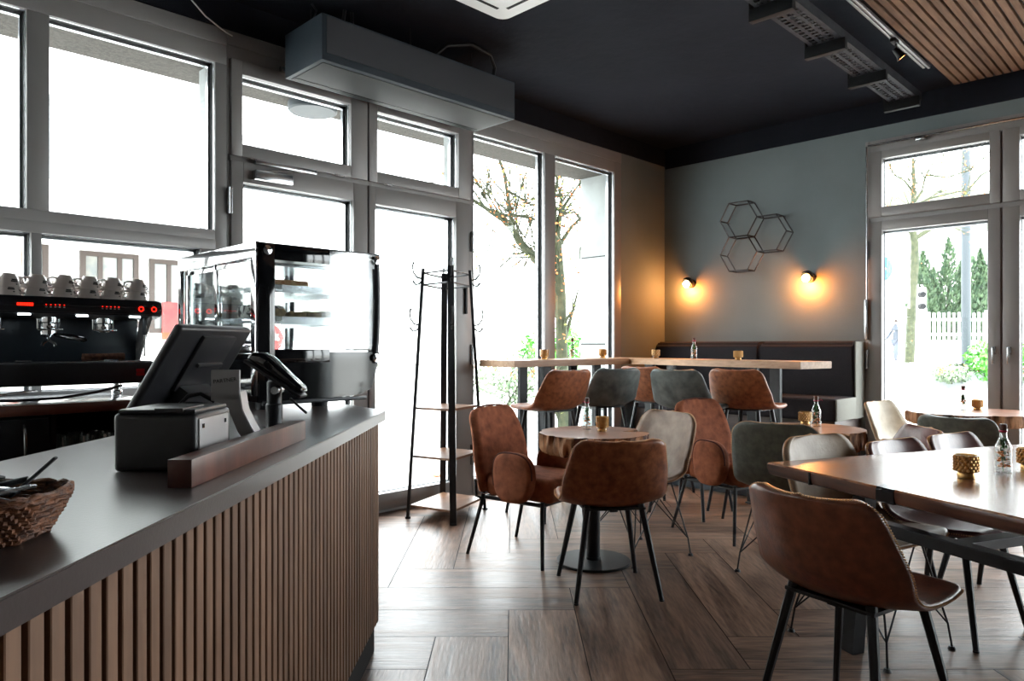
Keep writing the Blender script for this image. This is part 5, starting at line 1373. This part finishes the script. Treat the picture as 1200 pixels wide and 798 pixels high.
conifer('dark green conifer behind the picket fence, just right of the grey pole', LD(22.4, 34.5, 1.4), 1.3, 4.4, 2)
conifer('smaller dark conifer in front at the left end of the conifer group', LD(19.6, 33.5, 1.4), .9, 3.4, 3)
b = B(); b.tube([(0, 0, 0), (0, 0, 9)], .115, 14); o = b.build('lamp_post', M['polem'], None, SM, loc=LD(12.72, 20.2, -.03)); tag(o, 'thick grey metal post outside the right glass door', 'post')
t = thing('road_sign', LD(10.35, 20.5, -.03), 0, 'round blue road sign with white arrow on a pole behind the left door frame', 'road sign')
b = B(); b.tube([(0, 0, 0), (0, 0, 3.5)], .035, 10); b.build('pole', M['polem'], t, SM)
MSn = Matrix.Rotation(-PI / 4 - .45, 4, 'Z') @ Matrix.Translation((0, -.05, 3.4))
b = B(); b.lathe([(0, 0), (.42, 0), (.42, .02), (0, .02)], n=36, mtx=MSn @ Matrix.Rotation(PI / 2, 4, 'X')); pnl = b.build('disc', M['signb'], t, SM)
b = B(); b.prism([(-.25, -.05), (.02, -.05), (.02, -.17), (.27, 0), (.02, .17), (.02, .05), (-.25, .05)], .022, .028, 0, MSn @ Matrix.Rotation(PI / 2, 4, 'X')); b.build('arrow', M['white'], pnl)
t = thing('traffic_light', LD(13.75, 24.5, -.03), -PI / 4, 'small black traffic light between tree trunk and conifers', 'traffic light')
b = B(); b.tube([(0, 0, 0), (0, 0, 3.3)], .05, 10); b.build('pole', M['white'], t, SM)
b = B(); b.box((-.0, -.12, 2.35), (.28, .12, 3.2), .04)
b.build('signal_head', M['white'], t, SM)
b = B()
for z in (2.55, 2.95): b.tube([(.05, -.13, z), (.05, -.32, z)], .10, 12)
b.build('visors', M['gasket'], t, SM)
b = B(); b.box((-.14, -.1, 0), (.14, .1, 2.3), .02); o = b.build('white_post', M['column'], None, SM, loc=LD(10.75, 19.8, -.03)); tag(o, 'white square post in front of the pedestrian outside the left part of the glass door', 'post')
# pale houses east
t = thing('pale_house', LD(26, 46, .5), -PI / 4, 'pale house far behind the conifers, outside the glass doors', 'building')
b = B(); b.box((-16, 0, 0), (16, 8, 8)); b.build('walls', M['render'], t)
b = B(); b.prism([(-16.5, 8), (16.5, 8), (14, 10.5), (-14, 10.5)], -.5, 8.5, 0, Matrix(((1, 0, 0, 0), (0, 0, 1, 0), (0, 1, 0, 0), (0, 0, 0, 1)))); b.build('roof', M['kerb'], t)
for k, (x, z) in enumerate(((-9, 5), (-5, 5), (-1, 5), (3.2, 5), (7, 5), (-9, 1.5), (6.2, 1.5))):
    b = B(); ring(b, x, x + 1.3, z, z + 1.7, .1, -.05, .05, 0); f = b.build('window', M['column'], t)
    b = B(); b.box((x + .05, -.01, z + .05), (x + 1.25, .01, z + 1.65)); b.build('panes', M['duskglass'], f)

# parked car behind the pedestrian, mostly blown out
t = thing('parked_car', LD(13.1, 31.5, .62), -PI / 4, 'pale parked car in the distance behind the pedestrian', 'car')
def carbody():
    b = B(); pr = [(-2.0, .35), (-2.05, .7), (-1.9, .9), (-1.2, 1.0), (-.6, 1.42), (.7, 1.45), (1.35, 1.05), (2.0, .9), (2.1, .6), (2.0, .35)]
    mt = Matrix(((1, 0, 0, 0), (0, 0, 1, 0), (0, 1, 0, 0), (0, 0, 0, 1))); b.prism(pr, -.8, .8, .08, mt); return b
carbody().build('body', M['polem'], t, SM)
for x in (-1.3, 1.3):
    for y in (-.78, .78):
        b = B(); b.lathe([(0, -.1), (.33, -.1), (.33, .1), (0, .1)], n=20, mtx=Matrix.Rotation(PI / 2, 4, 'X'), c=(x, y, .33)); b.build('wheel', M['gasket'], t, SM)
b = B(); b.box((-.95, -.82, 1.02), (.9, -.79, 1.32), .01); b.build('side_window', M['blackg'], t)

# pedestrian, mid-stride, grey jacket and trousers
def skin_fig(name, verts, edges, radii, m, parent, root=0):
    me = bpy.data.meshes.new(name); me.from_pydata(verts, edges, []); me.materials.append(m)
    o = bpy.data.objects.new(name, me); link(o, parent)
    md = o.modifiers.new('skin', 'SKIN'); me.skin_vertices[0].data[root].use_root = True
    for i, r in enumerate(radii): me.skin_vertices[0].data[i].radius = (r, r) if not isinstance(r, tuple) else r
    md.use_smooth_shade = True
    s = o.modifiers.new('sub', 'SUBSURF'); s.levels = 1; s.render_levels = 2
    return o
pp = LD(15.35, 28.8, .47)
t = thing('person', pp, math.radians(150), 'person walking left in grey jacket and trousers, half hidden by white post', 'person')
V = [(0, 0, .93), (.0, 0, 1.12), (.02, 0, 1.32), (.03, 0, 1.42), (.05, 0, 1.52), (.06, 0, 1.60), (.07, 0, 1.70),
     (.0, .09, .90), (.16, .10, .50), (.10, .10, .09), (.24, .11, .04), (0, -.09, .90), (-.10, -.10, .50), (-.36, -.10, .18), (-.28, -.10, .06),
     (.02, .19, 1.38), (-.08, .24, 1.12), (.06, .23, .90), (.10, .23, .82), (.02, -.19, 1.38), (.12, -.24, 1.14), (.30, -.20, 1.0), (.37, -.18, .97)]
Ed = [(0, 1), (1, 2), (2, 3), (3, 4), (4, 5), (5, 6), (0, 7), (7, 8), (8, 9), (9, 10), (0, 11), (11, 12), (12, 13), (13, 14), (3, 15), (15, 16), (16, 17), (17, 18), (3, 19), (19, 20), (20, 21), (21, 22)]
R_ = [.13, .13, .15, .13, .055, .085, .08, .09, .065, .045, .035, .09, .065, .045, .035, .065, .05, .04, .03, .065, .05, .04, .03]
skin_fig('body', V, Ed, R_, M['jacket'], t)
Vt = [(0, 0, .93), (.0, .09, .88), (.16, .10, .50), (.10, .10, .14), (0, -.09, .88), (-.10, -.10, .50), (-.34, -.10, .21)]
skin_fig('trousers', Vt, [(0, 1), (1, 2), (2, 3), (0, 4), (4, 5), (5, 6)], [.14, .105, .08, .065, .105, .08, .065], M['jeans'], t)
b = B(); b.sphere((.07, 0, 1.66), .098, 2, (1.05, .85, 1.15)); b.build('head', M['skin'], t, 4)
b = B(); b.sphere((.055, 0, 1.69), .104, 2, (1.05, .88, 1.05)); b.build('hair', M['hair'], t, 4)
# fallen leaves at the door
r = random.Random(12)
for k, (x, y) in enumerate(((3.15, 4.95), (3.35, 5.2), (3.45, 4.85), (4.3, 5.3), (4.6, 5.0), (2.9, 5.6), (4.1, 4.8))):
    if k == 0:
        b = B(); n = 9; ctr_ = b.bm.verts.new((0, 0, .012)); rg = [b.bm.verts.new((.05 * (1 + .35 * (q % 2)) * math.cos(2 * PI * q / n), .035 * (1 + .35 * (q % 2)) * math.sin(2 * PI * q / n), .004 * (q % 3))) for q in range(n)]
        for q in range(n): b.bm.faces.new((ctr_, rg[q], rg[(q + 1) % n]))
        lf = b.build('fallen_leaf', M['autumn']); o = lf
        tag(lf, 'single orange autumn leaf on the pavement outside the doors', 'leaf', 'fallen leaves outside the doors')
    else: o = lf.copy(); COL.objects.link(o)
    o.location = (x, y, -.026); o.rotation_euler = (0, 0, r.random() * 6)

# ------------------------------------------------------------------ light
w = bpy.data.worlds.new('world'); sc.world = w; w.use_nodes = True
bg = w.node_tree.nodes['Background']; bg.inputs[0].default_value = (.93, .97, 1.0, 1); bg.inputs[1].default_value = 5.0
def portal(loc, rot, sx, sy):
    L = bpy.data.lights.new('window_portal', 'AREA'); L.shape = 'RECTANGLE'; L.size = sx; L.size_y = sy; L.cycles.is_portal = True
    o = bpy.data.objects.new('window_portal', L); link(o); o.location = loc; o.rotation_euler = rot
portal((1.7, YN + .11, 1.56), (-PI / 2, 0, 0), 8.3, 3.1)
portal((XE + .13, -1.87, 1.5), (-PI / 2, 0, -PI / 2), 8.3, 2.95)

# ------------------------------------------------------------------ camera
cam = bpy.data.cameras.new('camera'); co = bpy.data.objects.new('camera', cam); link(co)
cam.sensor_width = 36; cam.lens = 845 / 1200 * 36; cam.shift_y = 6 / 1200; cam.clip_start = .05; cam.clip_end = 300
co.location = (0, 0, 1.2); co.rotation_euler = (PI / 2, 0, -PI / 4)
sc.camera = co
sc.view_settings.view_transform = 'Standard'; sc.view_settings.look = 'None'; sc.view_settings.gamma = 1; sc.view_settings.use_curve_mapping = False
sc.view_settings.exposure = 1.5
try:
    sc.cycles.use_denoising = True; sc.cycles.denoiser = 'OPENIMAGEDENOISE'
    sc.cycles.max_bounces = 10; sc.cycles.diffuse_bounces = 5; sc.cycles.glossy_bounces = 5; sc.cycles.transparent_max_bounces = 24; sc.cycles.transmission_bounces = 6
    sc.cycles.sample_clamp_indirect = 8; sc.cycles.caustics_reflective = False; sc.cycles.caustics_refractive = False
except Exception: pass
